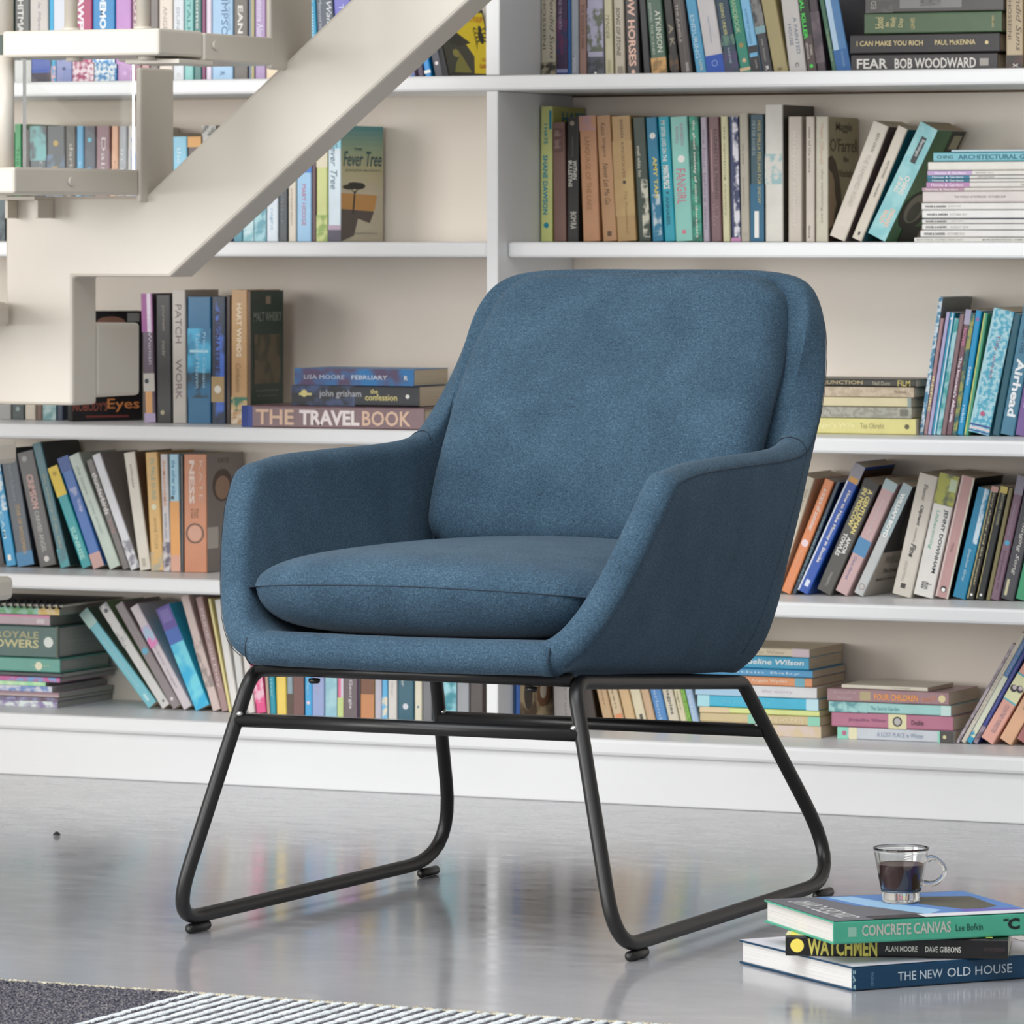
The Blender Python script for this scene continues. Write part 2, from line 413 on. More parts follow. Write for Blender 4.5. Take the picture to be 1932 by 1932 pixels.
# ------------------------------------------------------------------ the books, shelf by shelf
def T(s, z0, z1, x0, x1, c, *a): return ('T', s, z0, z1, x0, x1, c)+a
def R(z0, z1, c, x0=0, x1=1): return ('R', z0, z1, x0, x1, c)
def M_(z0, z1, c1, c2, sc=80, x0=0, x1=1): return ('M', z0, z1, x0, x1, c1, c2, sc)
D = lambda z, x, r, c: ('D', z, x, r, c)
W = 'f2efe8'
z = stack(1.45, ZA, [
 (1606, 1882, 36, 'black book lettered FEAR in white capitals', '2b2527', [T('FEAR', .04, .25, .22, .76, 'e4dfd8', .02), T('BOB WOODWARD', .3, .855, .2, .76, 'e4dfd8', .02), ('R', .88, .94, .3, .7, 'a9a29c')], dict(hard=True, d=.148)),
 (1604, 1886, 38, 'black book with gold capitals', '1f1b1c', [T('I CAN MAKE YOU RICH', .045, .49, .4, .66, 'e4cf96'), T('PAUL McKENNA', .57, .84, .4, .66, 'e4cf96'), D(.915, .5, .003, 'e4cf96')], dict(hard=True, d=.148)),
 (1631, 1890, 40, 'green cloth book with gilt lettering', '4a6545', [('V', 'School', .08, .14, .25, .8, 'd8c88e'), ('V', 'in', .15, .18, .35, .55, 'd8c88e'), ('V', 'Wisely', .19, .24, .3, .8, 'd8c88e'), ('V', 'Day', .25, .29, .3, .75, 'd8c88e'), ('V', 'LEAVES', .34, .37, .2, .75, 'c9b880'), ('V', 'TIMES', .93, .945, .2, .8, 'c9b880')], dict(hard=True, d=.148)),
 (1633, 1893, 40, 'grey patterned', '55524f', [('M', .0, .2, 0, 1, '55524f', '6d6a66', 30), ('V', 'ED', .04, .08, .2, .6, 'a9a6a2'), R(.25, .7, '8e8c89', .2, .8), ('V', 'PAPER', .4, .55, .3, .6, '605d5a')], dict(hard=True, d=.148)),
], 'books lying in the top row stack', 'top row stack')
# top row, right bay (tops above the frame)
row(1.462, ZA, [
 (1021, 28, -95, 0, 'beige book lettered Splendid Suns', 'b9b09c', [T('Splendid Suns', .28, .86, .5, .9, '5c564c', .0, .3), T('HOSSEINI', .38, .78, .12, .32, '6a6458'), M_(.88, 1, '3b3831', 'a59a84', 90)]),
 (1050.5, 21, -70, -1, 'dark purple', '3f2b49', [M_(.5, .8, '5c2a50', '2b2f55'), R(.93, .96, '8d93b8'), R(.96, 1, '283a70'), T('AND THE NORTH', .3, .58, .2, .5, 'a391a8')]),
 (1071.5, 6, -72, -1, 'thin blue', '1d5a94'),
 (1078, 14, -66, -1, 'pale grey', '9ea4ae', [T('MARGINS', .8, .96, .2, .7, 'c9ccd0')]),
 (1093, 14, -66, -1, 'brownish pink', '9c7a6e', [T('THE GOLDEN HARE', .35, .75, .3, .7, '6d4c40')]),
 (1108.5, 31, -90, -2, 'lavender book with a dark foot', 'aaa6bd', [M_(.45, .8, 'aaa6bd', '5d6350', 60), M_(.84, 1, '23262e', '4c4f5c'), D(.97, .5, .002, W)]),
 (1141.5, 17, -80, -5, 'cream book lettered TENDER', 'c6bf9d', [T('TENDER', .48, .68, .2, .62, '7a7660', 0, .3), ('R', .86, .97, .3, .7, 'aca582')]),
 (1160, 20, -92, -5, 'stone book lettered SONG OF STONE', 'b9ae9a', [T('SONG OF STONE', .45, .84, .25, .62, '3f3a34', .01, .25), ('R', .92, .98, .3, .8, '8d8474')]),
 (1181, 25, -85, -8, 'black book with pink capitals', '3a3334', [T('SLOW HORSES', .2, .92, .2, .76, 'e2b7a4', .03), D(.965, .5, .0035, 'e2b7a4')]),
 (1207, 14, -60, -14, 'narrow black', '17151a'),
 (1222, 31, -95, -19, 'dark green book with gold foot', '43604f', [T('BEHIND THE SCENES', .3, .8, .16, .32, 'b9c2b0', 0), T('ATKINSON', .38, .78, .5, .84, 'dfe0cf', .0), M_(.83, .99, 'c7995c', '8a6a3a', 60)]),
 (1254, 17, -90, -24, 'black book with small grey letters', '1b1713', [T('A K', .5, .72, .3, .8, '9b917c'), M_(.8, .95, '5a3a1c', '1b1713')]),
 (1272, 25, -88, -27, 'charcoal book lettered THE JUNGLE', '4c4543', [T('THE JUNGLE', .3, .68, .15, .42, 'b9aea4'), R(.0, 1, '6f6a68', .55, .62), ('R', .88, .97, .5, .75, '9a9490')]),
 (1297, 20, -92, -35, 'sky blue book lettered ENDURING', '4f9cc2', [T('ENDURING', .42, .84, .2, .6, 'c5dde8', 0), T('LOVE', .86, .96, .45, .7, 'd9d4b0')]),
 (1318, 34, -95, -36, 'pale book with royal blue foot', 'c9c4c4', [R(.82, 1, '1c4fae'), ('O', .9, .5, .005, 'a9c0e6'), T('small summer song', .45, .7, .45, .55, '6f8ab8', 0)]),
 (1353, 26, -90, -36, 'navy book lettered GOING UNDER', '2e4356', [T('GOING UNDER', .3, .62, .3, .55, 'c9c98a'), M_(.62, .72, '5d8270', '2e4356'), T('SADIE', .74, .9, .4, .55, 'a6a9c0'), M_(.78, 1, '473d66', '2e4356', 60)]),
 (1380, 21, -92, -40, 'emerald book lettered HANDBOOK', '2b8570', [T('HANDBOOK', .25, .6, .2, .62, 'b9d2a0', 0), D(.72, .5, .004, '9a8a50'), D(.87, .55, .0035, 'd8b08a'), R(.94, .97, 'd8b894')]),
 (1401.5, 19, -85, -42, 'light blue book with a black foot', '7fbbe0', [T('A MATTER OF CHANCE', .35, .7, .3, .55, '3f7ea8', 0), R(.72, 1, '2d2e33'), ('R', .79, .83, .1, .9, '6fb2d8'), T('WRITER', .86, .95, .5, .68, 'a9a49c')]),
 (1421, 21, -95, -43, 'charcoal book with pale capitals', '3c3a3f', [M_(.2, .6, '80807e', '3c3a3f', 50), R(.54, .61, '7fa6ae'), T('ANNE', .66, .73, .42, .58, 'c4bfb6', 0), T('MICHAELS', .75, .88, .42, .58, 'c4bfb6', 0), T('R', .93, .97, .4, .7, W)]),
 (1443, 28, -102, -44, 'olive cream', 'a5976a', [T('rather', .95, .975, .3, .7, '6d6142')]),
 (1472, 33, -95, -28, 'pale grey book lettered A PAINTED HOUSE', 'c6c1bd', [T('A PAINTED', .46, .82, .58, .78, '6b7c90', 0), T('HOUSE', .52, .73, .24, .44, '6b7c90', 0), T('C', .9, .94, .4, .62, '4f4b48')]),
 (1506, 19, -90, -29, 'dark brown book with bright green capitals', '4d3f3d', [R(0, .62, '1d2a1c'), T('SERIAL KILLER', .12, .66, .1, .52, '4fd858', .03), T('CONAN', .72, .82, .55, .8, 'cfc4ba'), T('BENTINCK', .7, .86, .2, .42, 'cfc4ba'), D(.93, .5, .003, '4fd858')]),
 (1525, 17, -95, -34, 'dusky mauve', '463a42', [M_(.4, .9, '463a42', '6a5b62', 30)]),
 (1544, 9, -82, -40, 'thin green', '3e6b52', [T('THE GARDEN SCHOOL', .55, .88, .3, .7, 'b4c7a2', 0)]),
 (1556, 40, -98, -44, 'glossy blue book with navy cover', '4a7fb2', [R(0, .78, 'b7d2e8', .05, .42), R(.78, 1, '2d68a6'), T('THE DROWNED', .8, .95, .5, .66, '8fb5d2', 0), ('C', 'R', .0, 1, 0, .72, '0f1f3d'), ('C', 'T', 'AT', .32, .6, .74, .82, 'a07f5a')], dict(cover='1c4574', d=.135)),  # pale strip along the blue spine is white glare painted into the colour
], 'books on the top visible row, right bay', 'top row of the right bay')
row(1.455, ZA, [(1898, 33, -95, 0, 'second beige book lettered Splendid Suns', 'b9a688', [T('Splendid Suns', .2, .84, .5, .9, '5c4c3c', .0, .3), T('HOSSEINI', .42, .74, .12, .32, '6a5c48'), M_(.87, 1, '4a2f25', '2c2724', 50), T('X', .94, .97, .4, .7, W)]),
 (1932, 26, -90, 0, 'yellowish', 'b39a5a'), (1959, 24, -85, 0, 'brown', '6b4a38'), (1984, 30, -85, 0, 'grey blue', '6b7888')], 'books on the top visible row, right bay', 'right end of the top row', first='flat stack')
# second row, right bay
row(1.462, ZB_, [
 (1020, 22, 201, 0, 'yellow green book with blue capitals', 'd4d98c', [T('I HATE', .13, .28, .3, .6, '1a8fa8', .02), T('SHANE DAWSON', .36, .8, .2, .62, '1a8fa8', .03), D(.88, .5, .0045, '1a8fa8'), R(.03, .17, '1a8fa8', .75, .95), ('C', 'T', 'HATE', .3, 1, .04, .13, '1a8fa8')], dict(cover='c8c86a')),
 (1044, 25, 231, -3, 'dusty brown', '84635a', [('R', .05, .25, .05, .9, '73524a'), T('milk', .07, .12, .2, .7, 'b59a90'), T('hoods', .15, .22, .2, .7, 'b59a90')]),
 (1070, 22, 221, 0, 'black book with faint white type', '2b2a28', [D(.05, .45, .004, '9a8a78'), T('VARIATIONS', .15, .32, .4, .55, '77706a', 0), T('WITHIN', .35, .5, .5, .85, 'e0dccf'), T('BULLETINS', .35, .56, .12, .45, 'e0dccf'), T('BOM', .76, .84, .3, .8, 'cfcabf'), T('RA', .85, .9, .3, .8, 'cfcabf')]),
 (1098, 32, 219, -8, 'peach', 'c4906a', [M_(0, .12, 'b58a8c', 'c4906a', 30), T('LANGUAGE OF THE LAKE', .17, .75, .3, .6, '9b6c48', 0)]),
 (1130, 27, 219, -13, 'light brown', 'b98c62', [T('Never Let Me Go', .38, .71, .3, .68, '5f4630', 0, .2), T('Kazuo', .06, .16, .3, .62, '5f4630', 0), T('Ishiguro', .18, .33, .3, .62, '5f4630', 0), ('R', .92, .96, .35, .65, '5f4630')]),
 (1158, 46, 220, -12, 'wide golden brown', 'b3905e', [M_(.2, .8, 'b3905e', 'bd9f68', 12), T('BARBARA', .03, .18, .45, .6, '6a5030', 0), T('KINGSOLVER', .21, .5, .45, .6, '6a5030', 0), D(.53, .53, .003, '3a2c20'), T('The Poisonwood', .6, .94, .5, .64, '937244', 0, .2)]),
 (1205, 24, 222, -12, 'bottle green', '2c3b30', [T('small white lies', .23, .48, .25, .5, 'cfcbb8'), M_(.5, .97, '2c3b30', 'cfcbb8', 70, .4, .95)]),
 (1231, 21, 222, -13, 'deep blue book with gold capitals', '14789a', [('D', .15, .55, .005, 'e6e4de'), T('AMY TAN', .32, .65, .45, .82, 'd9c868', .03), M_(.62, .95, 'c5d2d8', '14789a', 50, .2, .9)]),
 (1254, 21, 221, -13, 'turquoise book with hand drawn capitals', '12a0b4', [T('MY SISTER LIVES ON THE', .03, .36, .25, .62, W), T('MANTELPIECE', .39, .58, .2, .75, W, .03), D(.61, .5, .002, '1d3a4a'), T('ANNABEL', .64, .88, .3, .62, '0c5c74')]),
 (1275, 33, 221, -11, 'mint book with pink capitals', '8ecdc0', [T('RAINBOW', .06, .24, .55, .72, 'b98aa0', 0), T('ROWELL', .08, .22, .28, .44, 'b98aa0', 0), D(.34, .55, .006, W), T('FANGIRL', .42, .7, .2, .75, 'd8748c', .0), ('R', .91, .94, .4, .62, 'd8748c')]),
 (1308, 17, 220, -8, 'green camouflage', '2f8a70', [M_(0, 1, '1f6a58', '3aa287', 50), T('the ghost society of minor characters', .03, .97, .3, .65, 'e8e8d8', .02)]),
 (1327, 12, 221, -6, 'lilac grey', 'b3a6b4', [T('the hour before dawn', .1, .9, .3, .7, '85788a', 0)]),
 (1342, 20, 221, -6, 'brownish mauve', '7d5c5e', [T('ELIZABETH IS MISSING', .1, .66, .5, .8, '402c30', 0), R(.1, .6, 'b08f90', .2, .3), T('EMMA', .72, .82, .55, .75, 'a4868a'), T('HEALEY', .7, .88, .25, .45, 'a4868a')]),
 (1364, 14, 220, -5, 'cream yellow', 'd3cda4', [T('the vanishing country', .08, .8, .3, .65, '96906c', 0)]),
 (1380, 18, 220, -5, 'navy book with white brushwork', '27335f', [M_(0, 1, '27335f', 'e3e0e6', 60, .35, .95), R(.97, 1, 'c98ab5')]),
 (1398, 17, 214, -4, 'stone grey', 'b5ad9c', [T('the artist', .24, .4, .3, .55, '8a8272', 0), T('somewhere', .5, .72, .3, .5, '9c9484', 0), ('O', .94, .5, .003, '8a8272')]),
 (1416, 26, 216, -1, 'slate blue book with gold capitals', '2c4f5c', [R(.55, 1, '1c6484'), T('MISS SMILLA FEELING FOR SNOW', .05, .7, .55, .78, 'c9b96c', 0), T('PETER HOEG', .05, .32, .15, .38, '9fb0ae', 0), ('R', .76, .97, .3, .62, W)], dict(cover='4a463e')),
 (1444, 34, 198, -1, 'tall white', 'dcd8ce', [M_(.36, .58, 'dcd8ce', '9dbfc0', 60, 0, .95)], dict(cover='4e4a40', d=.135)),
 (1487, 26, 220, 0, 'ivory', 'c9beb0', [T('IAN McEWAN', .12, .48, .35, .58, 'e8ded4', 0), T('ATONEMENT', .52, .88, .35, .58, 'e8ded4', 0)]),
 (1520, 17, 220, 0, 'slim pale pink', 'cbbfb2', [T('tales of the shore', .08, .45, .3, .6, '8a7c70', 0), ('T', 'dance', .87, .97, .3, .6, '6a5c50', 0)]),
 (1539, 24, 220, 0, 'pale green grey book with portrait cover', 'c6c0ac', [T('Maggie', .06, .18, .35, .6, 'cfa48a', 0), T('OFarrell', .2, .38, .35, .6, 'cfa48a', 0), T('the vanishing act', .42, .85, .4, .6, '8f8872', 0),
   ('C', 'T', 'Maggie', .25, .8, .04, .13, '5a5138'), ('C', 'T', "O'Farrell", .06, .98, .17, .28, '5a5138'), ('C', 'T', 'the', .5, .68, .31, .36, '5a5138'), ('C', 'T', 'Vanishing', .35, .99, .42, .5, '5a5138'),
   ('C', 'P', [(0, .33), (.12, .31), (.25, .36), (.36, .48), (.42, .6), (.45, .8), (.46, 1), (0, 1)], '4d4133'), ('C', 'P', [(0, .42), (.12, .45), (.2, .52), (.22, .62), (.27, .7), (.2, .78), (.18, .86), (0, .9)], 'a58f74')], dict(cover='a39b78')),
], 'books on the second row, right bay', 'second row of the right bay')
row(1.455, ZB_, [
 (1565, 34, 227, 88, 'broad cream', 'd3c9bb', [T('BEN OKRI', .08, .24, .5, .68, '6d6458', 0), T('THE FAMISHED ROAD', .27, .72, .35, .62, 'b5aa9a', 0)], dict(cover='5e5054')),
 (1607, 22, 236, 91, 'narrow cream', 'd0c6b6', [T('IAN McEWAN', .3, .45, .4, .65, '5f574c', 0), T('amsterdam', .5, .62, .4, .65, '5f574c', 0), ('R', .93, .96, .4, .6, '3a342c')], dict(cover='1d6b7a')),
 (1638, 40, 229, 108, 'turquoise book with silver lettering and green cover', '7fbfc4', [M_(0, 1, '7fbfc4', '98cdd0', 30), ('R', .1, .33, .38, .68, '23282c'), T('flamingo', .12, .27, .42, .64, 'cfd6d6'), T('JUNG', .47, .6, .2, .45, 'e9e0d6', .03), T('CHANG', .44, .6, .52, .8, 'e9e0d6', .03), T('WILD', .76, .88, .25, .5, 'e6c0a8', .03), T('SWANS', .73, .89, .55, .82, 'e6c0a8', .03),
   ('C', 'R', .55, 1, 0, .24, '26281f'), ('C', 'R', .65, .93, .04, .16, 'b5b094'), ('C', 'E', .5, .72, .45, .17, '1a1c17'), ('C', 'E', .5, .7, .34, .13, '8d8c82'), ('C', 'E', .5, .73, .2, .09, '4a4a44'), ('C', 'R', .4, 1, .86, 1, '1e211b')], dict(cover='3f7a4c', paper='b9a58a')),
], 'books leaning beside the magazine stack', 'second row beside the magazines', first='portrait')
mags = [(1725, 1960, 9, 'white magazine at the very bottom', 'd3d0ca', [T('BEAUTIFUL HOMES FEBRUARY', .02, .4, .3, .7, '9c9890', 0), T('MORE INSPIRATIONAL HOMES THAN', .55, .95, .3, .7, '8c8880')]),
 (1737, 1968, 14, 'white magazine second from the bottom', 'dddad6', [T('HOUSE & GARDEN', .03, .2, .3, .65, '47433f', .03), T('OCTOBER 2014', .22, .36, .3, .65, '9c9890', 0)]),
 (1740, 1971, 12, 'white magazine third from the bottom', 'dbd8d4', [T('HOUSE & GARDEN', .03, .2, .3, .65, '47433f', .03), T('AUGUST 2016', .23, .38, .3, .65, '9c9890', 0)]),
 (1740, 1971, 10, 'white magazine with a navy stripe', 'd6d3ce', [R(0, 1, '38425c', .82, 1), T('HOUSE & GARDEN', .03, .2, .25, .65, '47433f', .03), T('JULY 2015', .24, .34, .25, .65, '9c9890', 0)]),
 (1740, 1971, 16, 'thick white magazine', 'dfddda', [T('HOUSE & GARDEN', .04, .21, .35, .62, '47433f', .03), T('OCTOBER 2017', .23, .37, .35, .62, '9c9890', 0)]),
 (1739, 1970, 14, 'white magazine under the thick pale one', 'dcd9d4', [T('HOUSE & GARDEN', .03, .2, .35, .65, '47433f', .03), T('JUNE 2018', .22, .32, .35, .65, '9c9890', 0)]),
 (1741, 1972, 22, 'thick pale magazine', 'd0c6c2', [T('THE WORLD OF INTERIORS  OCTOBER 2018', .26, .68, .42, .6, '6f6862', 0)]),
 (1740, 1968, 7, 'magazine with a dull pink end', 'cfcac2', [R(0, .35, 'b08a9a'), T('Homes & Gardens', .03, .3, .2, .8, 'e8dfe2')]),
 (1748, 1976, 10, 'magazine with a lilac end', 'd5d0c9', [R(0, .36, 'b07fa8'), T('Homes & Gardens', .04, .31, .2, .8, 'ecdfe8'), T('THE ART OF', .78, .98, .3, .7, '57524c', 0)]),
 (1750, 1978, 6.5, 'magazine with a dark teal end', 'cfccc6', [R(0, .35, '17647c'), T('Homes & Gardens', .04, .3, .2, .85, 'd5e0e4'), T('THE ART', .8, .98, .3, .7, '57524c', 0)]),
 (1750, 1978, 6.5, 'magazine with a blue end', 'cfccc6', [R(0, .35, '1c7290'), T('Homes & Gardens', .04, .3, .2, .85, 'd5e0e4'), T('SEPTEMBER', .42, .56, .3, .7, '8c8880', 0)]),
 (1750, 1978, 9, 'magazine with a pale violet end', 'd8d4cd', [R(0, .37, 'b79ac2'), T('Homes & Gardens', .06, .32, .2, .8, 'ece4ee'), T('JANUARY 2017', .4, .55, .3, .7, '8c8880', 0)]),
 (1751, 1979, 17, 'blank white magazine under the teal book', 'd9d5cc'),
 (1761, 1995, 18, 'teal book lettered ARCHITECTURAL', '6fb0bb', [T('CHING', .03, .16, .3, .68, '26606c'), T('ARCHITECTURAL GRAPHICS', .2, .98, .22, .76, '1d6c80', .03)]),
 (1795, 2000, 5, 'pale blue booklet', 'a9bcc4')]
stack(1.345, ZB_, mags, 'magazines stacked on the second row', 'second row magazine stack', depth=.215)
# third row, right bay: lying stack and leaning books
stack(1.45, ZC, [
 (1490, 1728, 31, 'yellow', 'd8cf86', [T("Tiger's Wife", .2, .52, .3, .72, 'efe6a8', .02), T('Tea Obreht', .56, .75, .35, .7, '9b9468', 0), D(.93, .5, .004, '5c5638')]),
 (1500, 1720, 21, 'speckled grey', '8f8d80', [M_(0, 1, '8f8d80', 'a5a395', 120), T('the casual critics', .25, .5, .3, .7, 'c5c3b5', 0), ('R', .9, .97, .2, .8, '6f6d62')]),
 (1500, 1719, 19, 'buttery cream', 'd5c9a0', [R(.97, 1, '8a9a96')]),
 (1500, 1724, 19, 'pinkish cream', 'c6b49c', [M_(0, 1, 'c6b49c', 'b3a086', 90), T('Penelope', .84, .94, .3, .7, '6f6250', 0)]),
 (1492, 1727, 15, 'black book with gold capitals', '2b2820', [T('UP THE JUNCTION', .05, .58, .15, .8, 'bda97a', .01), T('Nell Dunn', .66, .8, .2, .75, 'a8a08a'), T('FILM', .86, .96, .1, .9, 'c9b96c')]),
], 'books lying right of the armchair back', 'third row right stack', first='shelf')
row(1.462, ZC, [
 (1730, 7, 560, 38, 'tall thin blue speckled', '3c7fa0', [M_(0, 1, '3c7fa0', 'c9d6dc', 120)], dict(cover='8d918c', d=.135)),
 (1738, 7, 600, 32, 'dull pink', '9f7c80', [T('INSPIRE', .5, .8, .2, .8, 'e0d8a0', .02)]),
 (1745.5, 7, 588, 36, 'lilac', 'aaa4c8'),
 (1753, 9, 589, 36, 'teal striped', '1c8fb0', [R(0, 1, 'cfdfe6', .5, .75), D(.05, .5, .002, W)]),
 (1762.5, 8, 600, 35, 'pale aqua', '9ec9cf', [M_(0, 1, '9ec9cf', '3a9a98', 50)]),
 (1771, 9, 592, 36, 'thin maroon grey', '7f6468'),
 (1780.5, 11, 583, 38, 'mauve book with white lettering', '6f5058', [R(0, .12, 'a5a0b8'), T("The Innocent's Afterlife", .38, .9, .2, .7, 'f2e6ee', .02), T('NOVEL', .15, .3, .2, .7, 'd884a8')]),
 (1792, 8, 590, 36, 'dark green', '1f5a60', [M_(0, 1, '1f5a60', '9a9a50', 60)]),
 (1800.5, 13, 585, 36, 'bright blue', '0d8fc0', [T('Sweden', .45, .6, .3, .7, 'd8ecf4'), T('robin', .76, .9, .3, .7, 'c5e0ec'), D(.07, .5, .003, '8a6aa0')]),
 (1814, 8, 590, 38, 'thin lime and green', '4f9f7c', [R(0, 1, 'c6cf7a', .1, .4)]),
 (1823, 40, 580, 50, 'pale blue patterned', '8fc3d0', [M_(0, 1, 'a9d2da', '4fa5bf', 130), M_(0, 1, 'a9d2da', 'a9d2da', 10, 0, .1), T('Tilly united', .2, .55, .4, .6, '9a4a72', 0), R(.93, .945, '3b4f8c'), R(.955, .97, 'e5c9c9'), R(.98, .99, '3b4f8c'), D(.84, .5, .004, 'b85a78')], dict(cover='4a9cb2')),
 (1864, 14, 590, 40, 'dark teal', '215868'),
 (1879, 27, 570, 46, 'slate blue book lettered Airhead', '4a7f98', [T('MATTHIS', .2, .38, .3, .6, '2b5468', .01), T('Airhead', .42, .86, .25, .85, 'f0f2f2', .03)]),
 (1907, 20, 560, 46, 'purple', '7b5f98', [T('Pearls', .5, .8, .3, .7, 'b7a0cc', 0)]),
 (1928, 22, 565, 46, 'violet', '5f3f8a'), (1951, 30, 565, 46, 'grey', '8a8a92')], 'books leaning on the third row', 'leaning row right of the armchair back', first='flat stack')
# fourth row, right bay
row(1.462, ZDR, [
 (1440, 30, 893, 74, 'broad beige', 'd3c8b2', [T('THE NEW', .1, .3, .6, .8, '8f8470', 0), T('MASTER', .15, .35, .25, .5, '8f8470', 0)]),
 (1474, 20, 902, 86, 'orange', 'e08a58', [T('a trace of summer', .08, .45, .3, .75, 'f0ddd2', .02), D(.56, .5, .006, 'f0d5d8'), T('Anna Ferris', .62, .78, .3, .6, 'f0b890', 0)]),
 (1494.5, 8, 907, 86, 'thin navy', '22384a', [T('THE CHILDREN ACT', .3, .9, .25, .75, '7fa0a8', 0)]),
 (1503, 24, 872, 113, 'royal blue book with silver top', '1d4fa8', [R(0, .14, '9a96a0'), R(.1, .14, 'd8a04a', .1, .9), R(.14, 1, 'dfe6f4', 0, .13), T('How to Make Money in Stocks', .2, .76, .4, .75, W, .02), ('R', .9, .95, .35, .7, 'dfe6f4'), ('C', 'R', .0, 1, .02, .16, '3a2a22'), ('C', 'T', 'NATIONAL BESTSELLER', .05, .95, .06, .12, '9a6038')], dict(d=.134)),
 (1541, 33, 901, 97, 'olive black book with yellow capitals', '4a4844', [R(0, .07, '1e1c1a'), T('A GENTLEMAN', .07, .46, .52, .82, 'eedd84', .03), T('IN MOSCOW', .08, .42, .18, .48, 'eedd84', .03), T('AMOR', .5, .65, .5, .76, W, .02), T('TOWLES', .48, .68, .18, .44, W, .02), T('WINDMILL', .82, .95, .4, .55, 'b0aca4', 0)]),
 (1576, 28, 902, 101, 'pale pink book with a blue band', 'c6a5a4', [R(0, .08, 'a9bdc0'), R(.52, .66, '4f88b4'), T('Ancient Light', .16, .48, .3, .65, 'ddc9c8', 0), T('Clare Morrall', .68, .88, .3, .5, '6a6fa0', 0)]),
 (1611, 21, 910, 98, 'pale grey book with white capitals', 'bdbfbe', [R(0, .46, 'a2b4b8'), T('WILLIAM BOYD', .08, .48, .25, .68, 'f7f7f4', .04), ('O', .93, .5, .005, 'a0603a'), ('C', 'R', 0, 1, 0, .6, '3e3a40'), ('C', 'P', [(.2, .1), (.7, .05), (.8, .4), (.5, .55), (.3, .4)], '66605e'), ('C', 'T', 'WILLIAM', .2, 1, .64, .71, '9a938a'), ('C', 'T', 'The Dreams', .3, .9, .76, .8, '5a544c'), ('C', 'T', 'Before morning', .2, .98, .84, .88, '5a544c')], dict(cover='c2bab0')),
 (1683, 38, 891, 54, 'broad ivory', 'cfc7bb', [T('Eleanor', .08, .22, .4, .6, '3b3836', .0, .25), T('Oliphant', .25, .42, .4, .62, '3b3836', .03, .25), T('completely', .44, .56, .42, .56, '77706a', 0, .25), T('Fine', .57, .68, .4, .68, '3b3836', .03, .25), T('HONEYMAN', .72, .88, .3, .46, 'a59c90', 0), ('R', .9, .94, .35, .6, '3a3430')], dict(d=.135)),
 (1723, 39, 891, 53, 'white book with a green photograph', 'dedad4', [M_(0, .25, 'a9aa48', '5d6646', 40), ('R', .03, .13, .6, .95, 'c0cfae'), T('JENNY DOWNHAM', .28, .8, .6, .84, '26323c', .02), T('Unbecoming', .3, .62, .2, .42, '5fb08e', 0, .25), T('duo', .88, .94, .3, .8, '3a3a3a')], dict(d=.135)),
 (1765, 25, 896, 52, 'dusty pink', 'bd9390', [R(0, 1, 'd6c0ba', 0, .14), R(0, 1, 'cfd0bc', .88, 1), T('the unlikely pilgrim', .3, .52, .35, .6, 'd8b4b0', 0), T('TEXAL', .55, .63, .35, .55, '8c6664', 0), D(.93, .5, .005, '22272a'), D(.935, .5, .0032, W)], dict(cover='15130f', d=.133)),
 (1797, 26, 918, 50, 'peacock blue', '0f7fa6', [M_(0, .5, 'cfe0ea', '0f7fa6', 40, .55, .9), T('Stephen Grey', .55, .85, .35, .6, 'c9dfe6', 0, .3)]),
 (1824, 15, 916, 48, 'black book with a cream edge', '1f1c14', [R(0, 1, 'a59c6a', 0, .18), R(0, .05, 'c69a90'), T('mary shelley and the monster', .05, .88, .35, .7, 'c9c096', 0), D(.96, .5, .002, W)]),
 (1842, 15, 916, 47, 'black book with a yellow top', '15181a', [R(0, .06, 'cdb862'), R(0, 1, 'a59c6a', 0, .12), T('RICHARD CANDER', .07, .34, .45, .75, 'b8b490', 0), D(.96, .5, .002, W)]),
 (1858, 8, 920, 44, 'thin olive', '7d744e'),
 (1868, 18, 896, 53, 'muted mauve', '7b6070', [R(0, .15, '8d8796'), T('twilight the house', .22, .48, .3, .6, 'a89aa8', 0), D(.54, .5, .004, '4aa0c0'), T('Jacqueline W', .6, .92, .3, .6, '4f3040', 0)]),
 (1888, 26, 896, 53, 'dark grey book with script lettering', '45444a', [T('the Singing Song', .25, .8, .35, .7, 'd8d5cc', 0, .3), ('R', .84, .97, .2, .4, 'c6be9a')]),
 (1916, 26, 900, 53, 'green', '3f9a70', [T('WEST', .5, .8, .4, .7, '9fd0a8', 0)]), (1943, 30, 900, 53, 'dark blue', '2d3c60')], 'books leaning on the fourth row, right bay', 'fourth row right of the armchair', first='armchair')
